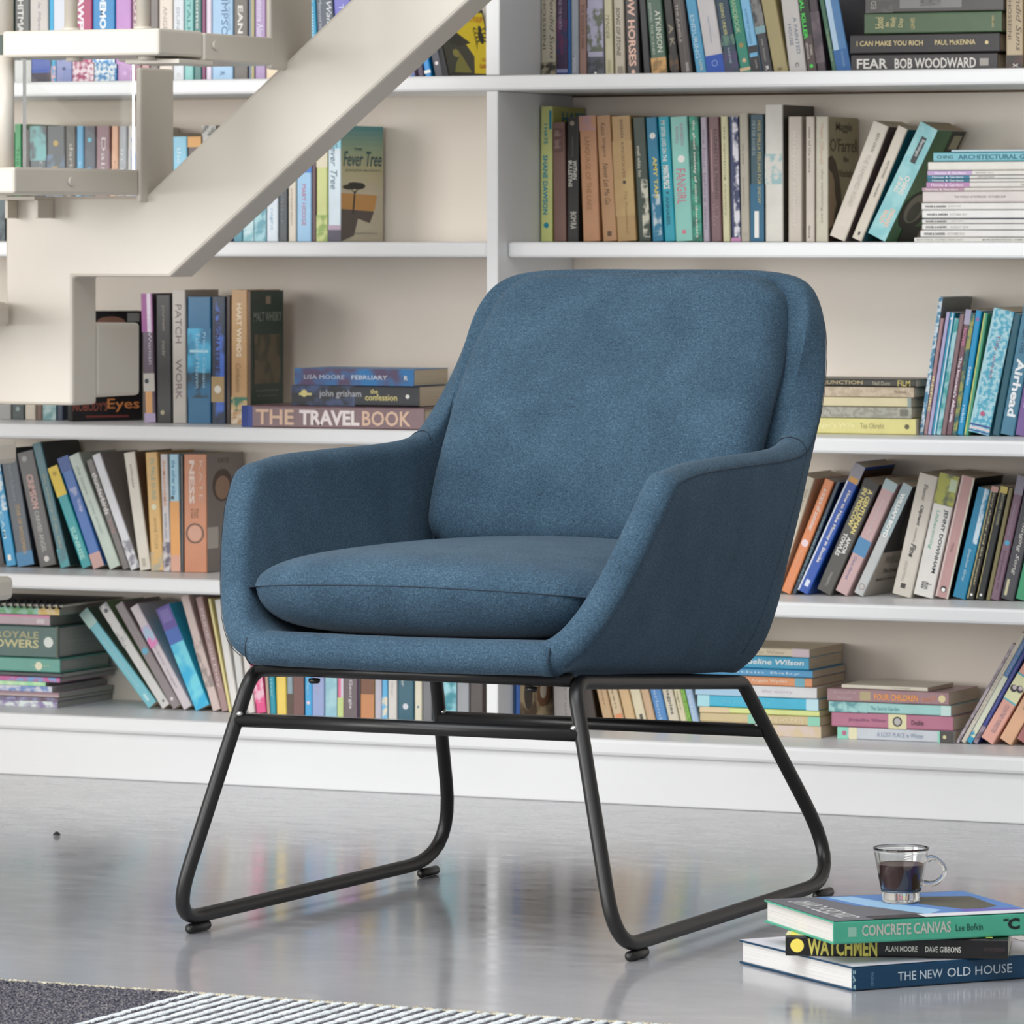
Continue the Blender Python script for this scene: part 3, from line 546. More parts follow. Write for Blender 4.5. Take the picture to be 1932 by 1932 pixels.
# lowest row, right bay
row(1.362, ZE, [(968, 4, 1150, 0, 'thin navy', '27486c'),
 (972.5, 8.5, 1150, 0, 'cobalt book with a sepia patterned cover', '3c66ac', [('C', 'M', 0, 1, 0, 1, 'd2bd96', '6a5440', 28), ('C', 'E', .25, .7, .13, .14, '4c443c'), ('C', 'E', .7, .72, .2, .12, '8a6248'), ('C', 'E', .7, .7, .1, .07, 'd8ccb8')], dict(d=.128, cover='c9b28c'))], 'books on the lowest row behind the armchair', 'lowest row right of the divider')
stack(1.448, ZE, [
 (1322, 1549, 22, 'pale pink and cream', 'd8c4b8', [M_(.6, 1, 'd5c09c', 'd8c4b8', 40)]),
 (1321, 1547, 18, 'tan book with mint ends', 'cdb98c', [R(.4, .5, '8fc9b0'), T('THE HOLIDAYS', .58, .86, .25, .75, 'e8d8b0'), R(.9, 1, '8fd0b4')]),
 (1320, 1546, 11, 'thin lime yellow', 'd9e08f', [R(0, .25, 'e0c9a0')]),
 (1316, 1544, 22, 'cyan', '3fb3d2', [R(0, .1, 'a9dbe2'), R(.9, 1, 'bfe0e8'), T('the cat mummy', .2, .6, .3, .7, '6fd0e4', 0)]),
 (1312, 1541, 22, 'white and pale blue', 'dcdcdc', [R(0, .45, 'a9cbe2'), T('the worry', .55, .8, .3, .7, 'c9b9c9', 0)]),
 (1304, 1532, 17, 'orange', 'e39868', [R(.3, .38, 'bfc6c9'), T('Angela Wyder', .5, .8, .3, .75, 'f5d8c0'), R(.86, .94, '6fb0c0')]),
 (1304, 1533, 15, 'medium blue', '4d9ccb', [T('Dustbin Baby', .2, .9, .3, .7, 'c6e2f0', 0)]),
 (1298, 1526, 24, 'sky blue book with white script', '3ba4cc', [T('Jacqueline Wilson', .35, .96, .22, .78, 'eef6f4', .02, .15)]),
 (1298, 1527, 16, 'cream', 'dccfb2', [T('Sister Wiser', .5, .8, .3, .7, 'b8a888', 0), R(.86, 1, 'd8c6cc')]),
], 'books stacked on the lowest row behind the chair leg', 'stack behind the rear chair leg', depth=.145)
row(1.456, ZE, [
 (1046, 34, 1185, -6, 'grey book with faint lines', 'aba5a2', [T('small lines of type', .3, .9, .6, .75, '8a8480', 0)]),
 (1085, 29, 1185, -30, 'dark brown', '2f2218'),
 (1115, 21, 1185, -44, 'worn tan', 'c2a179', [T('the tower', .3, .8, .4, .6, '94764f', 0)]),
 (1137, 20, 1190, -44, 'cream book with an orange tag', 'cbb593', [('R', .86, .96, .2, .9, 'd88a5c'), T('nineteen', .3, .8, .4, .6, '8a7350', 0)]),
 (1158, 20, 1186, -44, 'sand coloured', 'cbab7e', [T('mornings', .3, .6, .4, .6, '94764f', 0)]),
 (1179, 20, 1184, -44, 'ivory', 'd5c9ab', [('R', .86, .93, .4, .7, '4a4438')]),
 (1200, 16, 1188, -44, 'light tan', 'c6a683', [T('seasons', .2, .6, .4, .6, '94764f', 0)]),
 (1217, 22, 1182, -44, 'bright blue', '4c84bd', [T('The Waterland', .2, .9, .3, .6, 'a9c8e4', 0)]),
 (1240, 21, 1182, -44, 'cream book with black type', 'cfc6b0', [T('The magpies', .4, .85, .3, .7, '4a4a44', .01)]),
 (1262, 13, 1186, -43, 'pale yellow', 'd6ccaa', [T('first light', .4, .8, .3, .6, '77705a', 0)]),
 (1275, 8, 1190, -44, 'bright green', '86bb4a', [T('gardens', .5, .9, .3, .7, '4a5a30', 0)]),
 (1284, 14, 1186, -44, 'powder blue', '9fb9d6', [T('Peter White', .4, .9, .3, .6, 'd5e2ef', 0)])], 'books on the lowest row behind the armchair', 'lowest row under the armchair', first='grey')
stack(1.452, ZE, [
 (1580, 1800, 23, 'white book with mint and black ends', 'c9ced4', [R(0, .09, '8ed5bd'), D(.06, .5, .004, 'b86a8a'), R(.1, .17, 'e6e0b8'), T('A LOST PLACE in Winter', .34, .74, .3, .7, '8f9ab0', 0), R(.86, .88, '8ed5bd'), R(.88, 1, '45413f'), D(.92, .5, .003, 'd8d0a0')]),
 (1569, 1798, 28, 'rose pink book with a small portrait', 'b57088', [T('Jacqueline Wilson', .14, .45, .35, .65, '7c3f66', 0), R(.47, .62, 'e0d9ab'), D(.545, .5, .008, '3a3634'), D(.545, .5, .0055, 'b8b4b0'), T('Double', .66, .76, .3, .65, '5a2c40')]),
 (1564, 1794, 20, 'pale mint', '9fcfca', [M_(0, .32, '5f9aa0', '9fcfca', 60), T('The Secret Garden', .34, .58, .3, .7, '5f9aa2', 0), R(.92, 1, 'c6e0da')]),
 (1561, 1790, 25, 'wide mauve book with orange capitals', 'a37f84', [T('Jacqueline', .05, .24, .6, .85, 'c9b0b4', 0), T('Wilson', .08, .2, .15, .42, 'c9b0b4', 0), ('R', .27, .36, .15, .85, 'b8a880'), T('FOUR CHILDREN', .39, .75, .22, .7, 'f0a050', .03), T('and IT', .78, .9, .25, .65, 'd8885a', .01), D(.945, .5, .006, 'e3d3a0')]),
 (1586, 1750, 8, 'thin cream booklet', 'ddd5c2', [T('hermitage', .6, .8, .3, .7, '8d8570', 0)], dict(d=.11, yaw=-.03)),
], 'books stacked on the lowest row at the right', 'lowest right stack', depth=.135)
row(1.456, ZE, [
 (1804, 6, 1214, 108, 'thin lilac grey', 'b3a8b0', [M_(0, 1, 'b3a8b0', '8a7f88', 80)]),
 (1811, 10, 1192, 118, 'cream', 'cfc8b9', [T('memories of bees', .2, .8, .3, .6, 'a49c8c', 0)]),
 (1822, 11, 1180, 124, 'blue and cream', '4c7fae', [T('JENNY PENNY', .1, .42, .2, .75, '9a9ac0', .02), R(.43, .93, 'd9dcc6'), R(.93, 1, '1c9ac0'), M_(.9, .95, '1c9ac0', 'e8e2b8', 100)]),
 (1834, 9, 1200, 112, 'indigo', '2c3a86', [M_(0, .12, '9a8a9a', '3a3540', 60), T('tomorrow is another day', .25, .8, .3, .7, '8c92c8', 0), M_(.84, 1, '9a8a9a', '5a4a55', 60)]),
 (1850, 33, 1190, 124, 'salmon pink book with two small faces', 'e3a898', [T('JANE', .1, .3, .4, .7, 'b08a90', 0), R(.385, .4, '5fb4c4'), R(.4, .62, 'e6e6b8'), R(.62, .635, '5fb4c4'), D(.52, .3, .006, '2b2a2e'), D(.5, .7, .006, '2b2a2e'), D(.51, .32, .0035, 'cfc0c8'), D(.49, .72, .0035, 'cfc0c8'), T('COURTNEY FORRESTER', .66, .92, .4, .7, '9c8c98', 0)]),
 (1886, 30, 1190, 124, 'apricot', 'e0b08c', [T('remembered', .4, .7, .4, .6, '8f7458', 0)]),
 (1918, 32, 1190, 124, 'old rose', 'a86a68'), (1952, 30, 1190, 124, 'wine red', '7c4048')], 'books leaning at the right end of the lowest row', 'lowest row right end', first='rose stack')
# top row, left bay, behind the stairs
row(1.462, ZA, [
 (-6, 33, -70, 0, 'dark green', '2c4438'),
 (28, 28, -70, 0, 'charcoal book with a white foot', '50524f', [T('HITMAN', .3, .64, .2, .6, 'dcdad4', .02), R(.8, 1, 'd3d3ce'), M_(.66, .8, '2e302e', '8a8c88', 40)]),
 (57, 35, -80, -1, 'cream book with a blue and black foot', 'c4bdb6', [T('le Mystere', .35, .68, .4, .6, '9a8c98', 0, .3), R(.78, .91, '4460b4'), R(.91, 1, '46414e')]),
 (93, 9, -70, 0, 'bright cyan', '16a2cf', [M_(.85, 1, '16a2cf', 'e6b0c0', 200), D(.65, .5, .002, W)]),
 (102, 31, -85, 0, 'periwinkle', '8590c4', [R(.0, .7, 'd9dce4'), T('KINDA', .66, .82, .3, .75, '5f72b0', .03), D(.88, .5, .003, '3f4a7c')]),
 (134, 40, -80, 0, 'magenta book with white capitals', 'ab3566', [T('AWFUL', .3, .69, .32, .62, 'f4e8ee', .04), M_(.8, 1, 'ab3566', 'f0dde4', 120)]),
 (175, 42, -82, 0, 'blue book with white capitals', '0f82be', [T('DEMONS', .28, .7, .32, .62, 'f0f6fa', .04), M_(.8, 1, '0f82be', 'e6eef0', 130)]),
 (218, 30, -78, 0, 'lilac', 'bb86c2', [T('ZOE', .55, .66, .35, .62, 'dcb4de', .03), D(.92, .5, .004, 'd8a8dc')]),
 (249, 17, -80, 0, 'dull plum', '9b7480', [T('LOVERS', .3, .7, .2, .8, 'd8c6c8', .03)]),
 (267, 15, -80, 0, 'rose beige', 'c09494'),
 (283, 16, -82, 0, 'warm grey', '77706c'),
 (300, 26, -84, 0, 'ivory', 'dfd3c6', [T('ANGEL MUSIC', .4, .85, .3, .6, 'b0a498', 0)]),
 (327, 20, -80, 0, 'off white', 'd6dadd', [T('DUNMORE', .4, .8, .3, .6, '9fa8b2', 0), ('O', .94, .5, .003, 'a07070')]),
 (348, 17, -80, 0, 'aqua', '86c2bd', [T('STALKERS', .3, .8, .3, .7, '4a8f8c', .01)]),
 (366, 14, -76, 0, 'dark sea green', '4d7c78', [T('home fires', .3, .8, .3, .7, 'd9e2da', .02)]),
 (381, 7, -72, 0, 'thin burgundy', '7d3a60'),
 (389, 10, -76, 0, 'lavender white', 'dcd2e0'),
 (400, 40, -85, 0, 'pale blue book with blue capitals', '9fc2de', [T('SIMPSON', .3, .72, .45, .75, '54749a', .0), T('THE WINNER', .3, .6, .75, .88, '7f9fbf', 0), T('R', .92, .95, .4, .6, '54749a')]),
 (441, 27, -85, 0, 'brown grey', '675f58', [T('EAN', .4, .62, .3, .65, 'e0dcd4', .03), T('Empire', .66, .84, .5, .7, '3fa0b4')]),
 (469, 11, -80, 0, 'olive and blue', '6f7f96', [R(0, 1, 'b3a878', .5, 1)]),
 (481, 20, -82, 0, 'pinkish lilac', 'a98fb8', [T('Someone Alone', .3, .68, .2, .8, 'd9cfe6', .02)]),
 (502, 24, -80, 0, 'butter cream', 'ecd8b8', [T('THE CITY', .5, .7, .3, .6, 'd0b898', 0)]),
 (527, 26, -80, 0, 'grey', '8a8a8a'), (554, 26, -80, 0, 'brown', '6a5446'),
 (585, 13, -80, -10, 'turquoise', '1b95bc', [T('THE summer', .2, .7, .3, .7, 'bfe4ee', .01)]),
 (599, 33, -85, -12, 'slate book with white script', '46505f', [T('Waiting', .38, .68, .5, .9, 'e4e6ea', .0, .3), T('Memories of the Ice', .35, .9, .15, .35, 'b6bcc6', 0)]),
 (633, 34, -85, -14, 'lavender blue', '6d6cc0', [T('THE T', .4, .62, .3, .6, 'c6c6ec', .02)]),
 (668, 30, -80, -16, 'light grey', 'b0b2b6'), (699, 28, -80, -18, 'dark red', '6d2830'), (728, 26, -80, -22, 'deep teal', '17505c'),
 (755, 22, -85, -30, 'pink and violet striped', 'b89ab8', [M_(0, 1, 'b89ab8', '3f6fa8', 60)]),
 (778, 12, -85, -36, 'thin dark violet', '3a2440'),
 (791, 13, -85, -40, 'thin vivid blue', '0f86cc', [R(.92, .95, W)]),
 (804, 18, -90, -46, 'navy book with small white marks', '2a2c38', [D(.86, .5, .003, 'e6d6d8'), M_(.5, .7, '2a2c38', 'd9d9d9', 80)])], 'books on the top visible row, left bay', 'top row behind the stairs', first='cut off')
# yellow cover leaning beside the divider
leg_set = [('C', 'P', [(.84, .33+k*.035), (.84+sx*.11, .26+k*.07), (.84+sx*.15, .36+k*.09), (.84+sx*.10, .285+k*.07)], '17170f') for k in range(4) for sx in (-1, 1)]
ob = make_book(.014, .125, .118, '1b1c1c', [('C', 'R', .03, .97, .05, .95, 'e6cc1a'),
  ('C', 'P', [(.03, .5), (.12, .42), (.5, .52), (.62, .7), (.55, .95), (.03, .95)], '35372c'), ('C', 'P', [(.12, .5), (.3, .32), (.6, .5), (.35, .56)], '202118'),
  ('C', 'P', [(.22, .8), (.35, .66), (.5, .94), (.15, .94)], '7d7a34'), ('C', 'E', .26, .66, .07, .06, '8a8440'),
  ('C', 'E', .84, .41, .055, .1, '17170f'), ('C', 'E', .85, .29, .035, .05, '17170f')]+leg_set+
  [('C', 'T', 'AN TULIP', .58, .95, .11, .19, 'c8642c'), ('C', 'T', 'OUR', .76, .9, .72, .77, 'b8401c'), ('C', 'T', 'GARDEN', .68, .96, .81, .87, 'b8401c')], cover='1b1c1c')
ob.location = (unY(834, 0, 1.462).x, 1.462, ZA+.001); ob.rotation_euler = (0, -.28, math.radians(-15))
finish(ob, 'black and yellow book with a spider on its cover', 'books on the top visible row, left bay', 'navy', 'top row against the divider')
# second row, left bay
row(1.462, ZB_, [
 (-14, 24, 375, 0, 'dark blue green', '28333a', [M_(0, 1, '28333a', '4a5a60', 40)]),
 (11, 15, 250, 0, 'dark grey', '3a3a3c'),
 (27, 13, 234, 0, 'green', '3f9a5e', [T('THE COUNTRY', .2, .8, .3, .7, '2a6a40', 0)]),
 (41, 12, 245, 0, 'black', '242424'),
 (54, 31, 238, -1, 'charcoal book with a teal splash', '45505a', [M_(0, .3, '6fb6b8', '45505a', 30), T('happy', .5, .8, .2, .4, 'd0c9a0', .01), T('the Times', .3, .9, .6, .85, 'a9b2b4', 0, .2)]),
 (86, 34, 238, -1, 'dark book with a gold dot', '454e58', [D(.15, .5, .005, 'c9a850'), M_(.25, .9, '454e58', '5a7fa0', 30), T('kestrel', .35, .7, .3, .6, 'c9a064', .0)]),
 (121, 19, 238, -1, 'dark brown', '464240', [T('daring pursuit', .15, .9, .3, .75, 'c9c4ba', .01)]),
 (141, 13, 238, 0, 'vivid sky blue', '43a4d4', [T('summer', .3, .8, .3, .7, '9cd4ee', 0)]),
 (155, 22, 238, 0, 'midnight blue', '39465a', [D(.12, .5, .004, '5fc0d8'), T('the sun', .35, .8, .3, .75, '4fb4d8', .02)]),
 (178, 26, 238, 0, 'mauve book with white lettering', '8f6c78', [T('Daisy Jones', .1, .95, .3, .7, 'e6dce0', .0)]),
 (205, 13, 238, 2, 'peach', 'e3b090', [T('honey', .3, .8, .3, .7, 'c8947a', 0)]),
 (219, 15, 238, 2, 'silver grey', 'a5a8ae', [T('in the dark', .2, .9, .3, .7, 'd9dbde', 0)]),
 (235, 30, 238, 3, 'white and slate blue', 'cfcac6', [M_(.1, .95, 'cfcac6', '8f9fc4', 25, .2, .9)]),
 (266, 30, 250, 2, 'brown', '7a5a48'), (297, 27, 250, 0, 'cream', 'd5cbb8'),
 (328, 27, 258, -2, 'light blue', '86c2da', [T('the vow', .1, .5, .3, .6, 'd9eef4', 0)]),
 (356, 26, 258, -2, 'dark book with an orange top', '5a4a44', [R(0, .1, 'dca45c'), T('secret', .15, .5, .3, .7, 'd9cfc8', .01)]),
 (383, 26, 237, -2, 'pale grey', 'b8b6b0', [M_(0, .1, 'b8b6b0', '6a6862', 90)]),
 (411, 28, 250, 0, 'plum', '5e3a58'),
 (440, 18, 250, 0, 'blue green', '4a8ea0'),
 (459, 20, 250, 0, 'light teal', '84bcc6', [M_(.3, 1, '84bcc6', 'c6dfe2', 40)]),
 (480, 22, 250, 0, 'pale turquoise', 'a6d2da', [M_(.5, 1, 'a6d2da', '5fa0b0', 40)]),
 (503, 22, 252, 0, 'icy white', 'dde6ee', [T('one night', .5, .9, .3, .6, '9fc2dc', 0)]),
 (526, 17, 250, 0, 'slate black', '3b4248', [T('winter', .5, .85, .3, .6, '7a8288', 0)]),
 (544, 15, 254, 0, 'cream', 'ddd2c0', [T('amsterdam', .5, .85, .3, .6, 'b09f8f', 0)]),
 (560, 28, 256, 0, 'light blue book with red capitals', '9cc8ea', [R(0, .35, '3f7fd0'), T('MARY HODGE', .46, .85, .35, .62, 'c9607c', .0)]),
 (588.5, 8, 258, 0, 'dark maroon', '57343e'),
 (597, 21, 256, 0, 'yellow green', 'cfd488', [R(0, .3, 'e6dcc0'), M_(.75, 1, 'cfd488', '8faa50', 50)]),
 (619, 26, 237, 0, 'pale blue book with a sunset tree cover', 'd3e2ea', [R(0, .2, '8fcfdf'), T('Fever Tree', .14, .55, .2, .7, '4f6f80', .0, .3), R(.86, 1, 'b8a0b4'), R(.9, 1, '4a4256')]+
   [('C', 'G', 0, 1, 0, .6, ('62a2a5', 'aabf9d', 'd0c89e', 'dacfb5')), ('C', 'P', [(0, .58), (.85, .6), (.8, .72), (.7, .76), (0, .76)], 'd8a05c'), ('C', 'P', [(0, .72), (.78, .74), (.68, .84), (.4, .8), (.3, .95), (0, 1)], '5f5450'),
    ('C', 'P', [(.26, .76), (.3, .58), (.22, .545), (.31, .57), (.42, .54), (.335, .585), (.3, .76)], '2a2a24'), ('C', 'E', .2, .53, .17, .022, '2a2a24'), ('C', 'E', .4, .52, .17, .03, '2a2a24'), ('C', 'E', .3, .505, .14, .018, '2a2a24'),
    ('C', 'T', 'THE', .3, .5, .19, .215, '2f5a5e'), ('C', 'T', 'Fever Tree', .05, .96, .22, .35, '37606a', .25), ('C', 'T', 'JENNIFER McVEIGH', .08, .92, .375, .4, '8f9a86'), ('C', 'T', 'a beautiful love story', .25, .85, .92, .94, '8a8a90')], dict(yaw=math.radians(-6), cover='d6cdb4')),
], 'books on the second row, left bay', 'second row behind the stairs', first='cut off')
# third row, left bay
row(1.462, ZC, [
 (-12, 33, 590, 0, 'stone grey', '9a9894'), (22, 24, 590, 0, 'dark green grey', '3a4644', [D(.9, .5, .004, '8fa09a')]),
 (47, 20, 585, 0, 'beige', 'cbbfae'), (68, 12, 600, 0, 'brown', '6a5040'), (81, 25, 590, 0, 'grey teal', '6f9a9c', [M_(.7, 1, '6f9a9c', 'b0c6c4', 40)]),
 (107, 12, 590, 0, 'navy', '26344c')], 'books on the third row behind the beam', 'third row behind the stair beam', first='cut off')
ob = make_book(.02, .129, .186, '1d1a1a', [('C', 'T', "NOBODY'S", .02, .5, .83, .91, 'a05a4a'), ('C', 'T', 'Eyes', .5, .95, .8, .92, 'd88a50'), ('C', 'R', .2, .8, .95, .97, '7a3a34'), ('C', 'E', .55, .1, .2, .05, '8a6452'), ('C', 'R', .78, .95, .02, .1, '8c8c88')], cover='1d1a1a')
ob.location = (unY(127, 0, 1.44).x, 1.44, ZC+.0006); ob.rotation_euler = (0, 0, math.radians(-40))
finish(ob, 'black book with orange letters on its cover', 'books on the third row, left bay', 'navy', 'third row behind the stair beam')
row(1.43, ZC, [
 (273, 21, 554, -7, 'purple and grey book with stickers', '62525f', [R(0, .3, '9c5590', 0, 1), R(0, .3, 'e0d0e0', .5, .85), T('The Woman', .15, .55, .55, .85, 'cfc4d4', .0), R(.62, .76, 'c6c1b8', 0, 1), D(.68, .3, .004, '2a3440'), R(.76, .93, 'dca46c', .15, .75), R(.93, 1, 'b8a8c8')]),
 (296, 28, 557, -2, 'black book with cream type', '2b2a2b', [T('journals', .08, .28, .4, .62, 'a8a294', 0), T('noir', .36, .48, .4, .62, 'a8a294', 0), D(.92, .4, .004, 'b8ae8c')]),
 (326, 26, 547, -2, 'ivory book lettered PATCH WORK', 'c4bdb4', [T('PATCH', .11, .4, .25, .7, '82696c', .0), T('WORK', .52, .82, .25, .7, '82696c', .0)], dict(d=.118)),
 (354, 44, 560, 0, 'broad blue', '2f7099', [M_(.25, .7, '2f7099', '4fb4dc', 22), R(.42, .44, 'b8e4f4', .1, .9), T('Prince Caspians', .28, .72, .62, .8, 'a9d4ea', 0), T('Tales of Heaven', .28, .72, .35, .52, 'a9d4ea', 0), M_(.6, .8, '2f7099', '1d3a4a', 30)], dict(d=.118)),
 (399, 27, 560, 0, 'navy and cobalt', '28364a', [M_(0, 1, '28364a', '4a72d0', 25, .3, .9), T('A SIGNATURE', .1, .6, .2, .6, '2c2438', .03), R(.63, .83, 'b3986a', 0, .9), D(.73, .45, .0065, 'e6e0d4')], dict(d=.118)),
 (427, 8, 557, 0, 'thin dark brown', '3f2c24', [], dict(d=.118)),
 (436, 31, 547, 0, 'tan', 'c49c6c', [T('HART WINDS', .1, .5, .35, .65, 'efe0c4', .02), T('Confusions', .55, .76, .3, .6, '8a6a40', 0, .2), M_(.8, .9, 'd8b888', '3f7a60', 60), M_(.9, 1, 'e8d8c0', 'c49c6c', 60)], dict(d=.118)),
 (467, 6, 549, 0, 'dark green book with a whisky cover', '6b5240', [('C', 'T', 'MALT WHISKY', .08, .94, .16, .23, 'a9b0a2'), ('C', 'M', .1, .9, .33, .7, '6f6248', '4a4a38', 30), ('C', 'T', 'the essential handbook', .15, .85, .74, .76, '8f9a8c'), ('C', 'T', 'for every kind', .2, .8, .785, .8, '8f9a8c'), ('C', 'T', 'of whisky drinker', .15, .85, .86, .88, '7f8a7c'), ('C', 'R', .45, .6, .04, .1, 'b09a80')], dict(d=.118, cover='1f4036')),
], 'books on the third row, left bay', 'third row left of the lying stack', first='beam')
stack(1.315, ZC, [
 (456, 800, 42, 'large brown book lettered THE TRAVEL BOOK', '7f6266', [R(0, .035, '1e3a88'), R(.035, .06, '3a4f98'), T('THE', .08, .29, .14, .84, 'e2bfa4', .02), T('TRAVEL', .32, .65, .14, .84, 'f2e6e2', .04), T('BOOK', .665, .93, .14, .84, 'e2bfa4', .02)], dict(hard=True, d=.262, rough=.3)),
 (550, 791, 39, 'black navy book with script lettering', '22262e', [M_(0, .5, '22262e', '4a5a80', 30), ('D', .1, .6, .006, 'e0d48c'), R(.06, .16, 'e0d48c', .5, .62), T('john grisham', .22, .55, .35, .78, 'b8b9bd', .01), T('the', .62, .68, .62, .86, 'ded18a', .02), T('confession', .58, .83, .28, .6, 'ded18a', .02), D(.91, .5, .0035, W)], dict(d=.129, y=1.35)),
 (556, 781, 32, 'blue and violet', '2f7cb8', [M_(0, 1, '2f7cb8', '5c4c6a', 18), T('LISA MOORE', .08, .42, .36, .62, 'c9d0dc', .0), T('FEBRUARY', .48, .78, .36, .62, 'd8dce4', .01), T('R', .92, .95, .35, .62, W)], dict(d=.129, y=1.35)),
], 'books lying behind the left armrest', 'third row left stack', first='shelf')
# fourth row, left bay
row(1.456, ZDL, [
 (-14, 24, 860, -34, 'black', '1d1d1f'),
 (12, 20, 862, -34, 'cyan', '1793c4', [M_(0, .5, '1793c4', 'd9e6ea', 60), T('CAM', .5, .75, .2, .5, 'bfe0ea', .01), ('R', .9, .95, .3, .6, W)]),
 (34, 32, 850, -36, 'dark slate book with gold type', '3b444e', [R(.88, 1, '3f80ac'), T('adam lubnitz', .1, .45, .4, .6, '8f989e', 0), T('STAR OF WOODMAN', .48, .9, .45, .68, 'c9a468', 0)]),
 (71, 34, 856, -44, 'dark grey book with pink capitals', '4a4644', [T('CRIMSON', .2, .5, .3, .68, 'd8aca4', .03), T('CARVED ANGEL', .52, .88, .35, .6, 'd0ccc6', .0), D(.94, .5, .005, 'd8d4cc'), D(.06, .4, .005, 'a8a6a2')]),
 (107, 21, 838, -55, 'dark teal', '3f6f78', [T('the mystery of the lake', .25, .85, .3, .7, 'b4b89c', .0), M_(.85, 1, '3f9aa0', '3f6f78', 40)], dict(cover='454c4c')),
 (144, 21, 884, -65, 'teal book with a yellow top', '12989e', [R(0, .29, 'e8c840'), D(.07, .5, .004, 'b89828'), T('SUNRISE', .6, .92, .2, .65, 'a9e4d8', .02)]),
 (166, 23, 866, -69, 'royal blue', '3468b0', [R(0, .13, '4a62a0'), M_(.28, .5, '3468b0', 'a0a8d0', 60, .2, .8), R(.87, 1, 'c9a09a')]),
 (191, 24, 862, -78, 'pale sage', 'c0ccc0', [T('the lovers', .1, .35, .3, .6, '9fb0a4', 0), T('quiet street', .4, .7, .3, .6, 'a9b8ac', 0)]),
 (216, 15, 870, -70, 'grey brown book with white script', '6c6662', [T('thunderbirds', .12, .5, .2, .85, 'e8e4e0', .02), T('ROSE', .55, .68, .3, .7, 'b08a84')]),
 (232, 18, 860, -79, 'white', 'dcdce0', [M_(.75, 1, 'dcdce0', '8a8a92', 60)], dict(cover='8f8783')),
 (253, 22, 855, -31, 'ivory', 'dbd4c6', [T('stillness', .1, .3, .4, .6, '9a9282', 0), ('R', .9, .97, .3, .6, 'b8b0a0')], dict(cover='7a6658')),
 (278, 25, 854, -12, 'mustard', 'dcb068', [T('IN PALE DUNE', .05, .4, .4, .7, '8fb4a0', .01), D(.46, .5, .005, 'e6e4c0'), T('ANNE TYLER', .55, .82, .4, .65, 'b0905a', 0), M_(.84, 1, 'b0a890', 'dcb068', 40)]),
 (304, 16, 857, -7, 'light grey book with orange type', 'd2cbca', [T('AHMADNAMA', .05, .45, .3, .65, 'e0a078', .02), T('ANGERLAND', .5, .72, .3, .65, '8a92a8', .01), M_(.75, 1, 'd2cbca', '5c5468', 60)]),
 (321, 18, 857, -4, 'sky blue and orange', 'a5cfe0', [T('the other side', .05, .35, .25, .65, '3f90b8', .01), D(.37, .3, .003, '333a44'), R(.4, .86, 'e6a45c'), R(.86, 1, 'dca890')]),
 (340, 5, 860, -2, 'thin black', '3a3434'),
 (346, 47, 857, -1, 'terracotta book with a round emblem', 'cc8660', [T('KATE', .05, .4, .68, .84, 'e2b8a0', .01), T('NESS', .05, .42, .24, .48, 'ecd4c6', .04), ('O', .67, .48, .017, '54403a'), ('D', .67, .48, .013, 'd4a088'), T('trees', .46, .54, .3, .7, '8a5a40', 0), ('C', 'R', 0, 1, 0, 1, '8d8480'), ('C', 'E', .42, .27, .28, .14, '5c4840'), ('C', 'E', .42, .29, .2, .1, 'b08c78'), ('C', 'T', 'KATE', .3, .6, .04, .08, '5c524e'), ('C', 'R', 0, .3, .62, .8, 'ccc4bc')], dict(cover='8d8480'))], 'books on the fourth row, left bay', 'fourth row left of the armchair', first='cut off')
# lowest row, left bay
stk = [
 (-150, 108, 12, 'white and violet magazine', 'b9b4c4', [M_(0, 1, '8a7aa4', 'd9e2de', 50)]),
 (-150, 110, 7, 'dark plum magazine', '5a3a4c', [M_(0, 1, '5a3a4c', '8a8ab0', 50)]),
 (-150, 111, 10, 'beige and mauve magazine', 'b8a6a4', [R(.0, 1, '9a7a84', .5, 1)]),
 (-150, 98, 11, 'white magazine with blue print', 'cfcfdc', [M_(0, 1, 'cfcfdc', '6a8ac0', 60)]),
 (-150, 86, 8, 'mint green magazine', '9ad8a4', [M_(0, 1, '9ad8a4', 'c8e8b8', 50)]),
 (-150, 113, 9, 'pink and blue magazine', 'c05a94', [M_(0, 1, 'c05a94', '6f9fcf', 60)]),
 (-150, 117, 9, 'thin black', '1f2228'),
 (-150, 113, 27, 'teal green', '5f9f90', [D(.85, .45, .007, 'e4dfc0'), R(.8, .93, 'a0b890', .45, .5)]),
 (-150, 110, 61, 'thick dark green book with gilt lettering', '255048', [T('ROYALE', .55, .86, .6, .82, 'b8b080', .01), T('FLOWERS', .45, .86, .3, .56, 'cfc690', .02), D(.93, .5, .009, 'dfe4dc'), R(.985, 1, '3d4a34')]),
 (-150, 94, 21, 'pale mauve book with a pink edge', 'b8a2a8', [R(0, 1, 'e080b0', .78, .95), ('R', .9, .96, .2, .6, 'd8c8cc')]),
 (-150, 112, 16, 'book with a colourful floral spine', '9fd0bc', [M_(0, .85, '9fd0bc', '5f9f60', 40), M_(.85, 1, 'd8b45c', 'e0c89a', 50)]),
]
for e in stk:
    e[5:] or None
z = stack(1.405, ZE, [e+(() if len(e) > 5 else ([],))+(dict(d=.185 if i < 7 else .175, hard=(i in (7, 8)), paper='a8a49c'),) for i, e in enumerate(stk)], 'books and magazines lying at the lower left', 'lowest left stack', depth=.2)
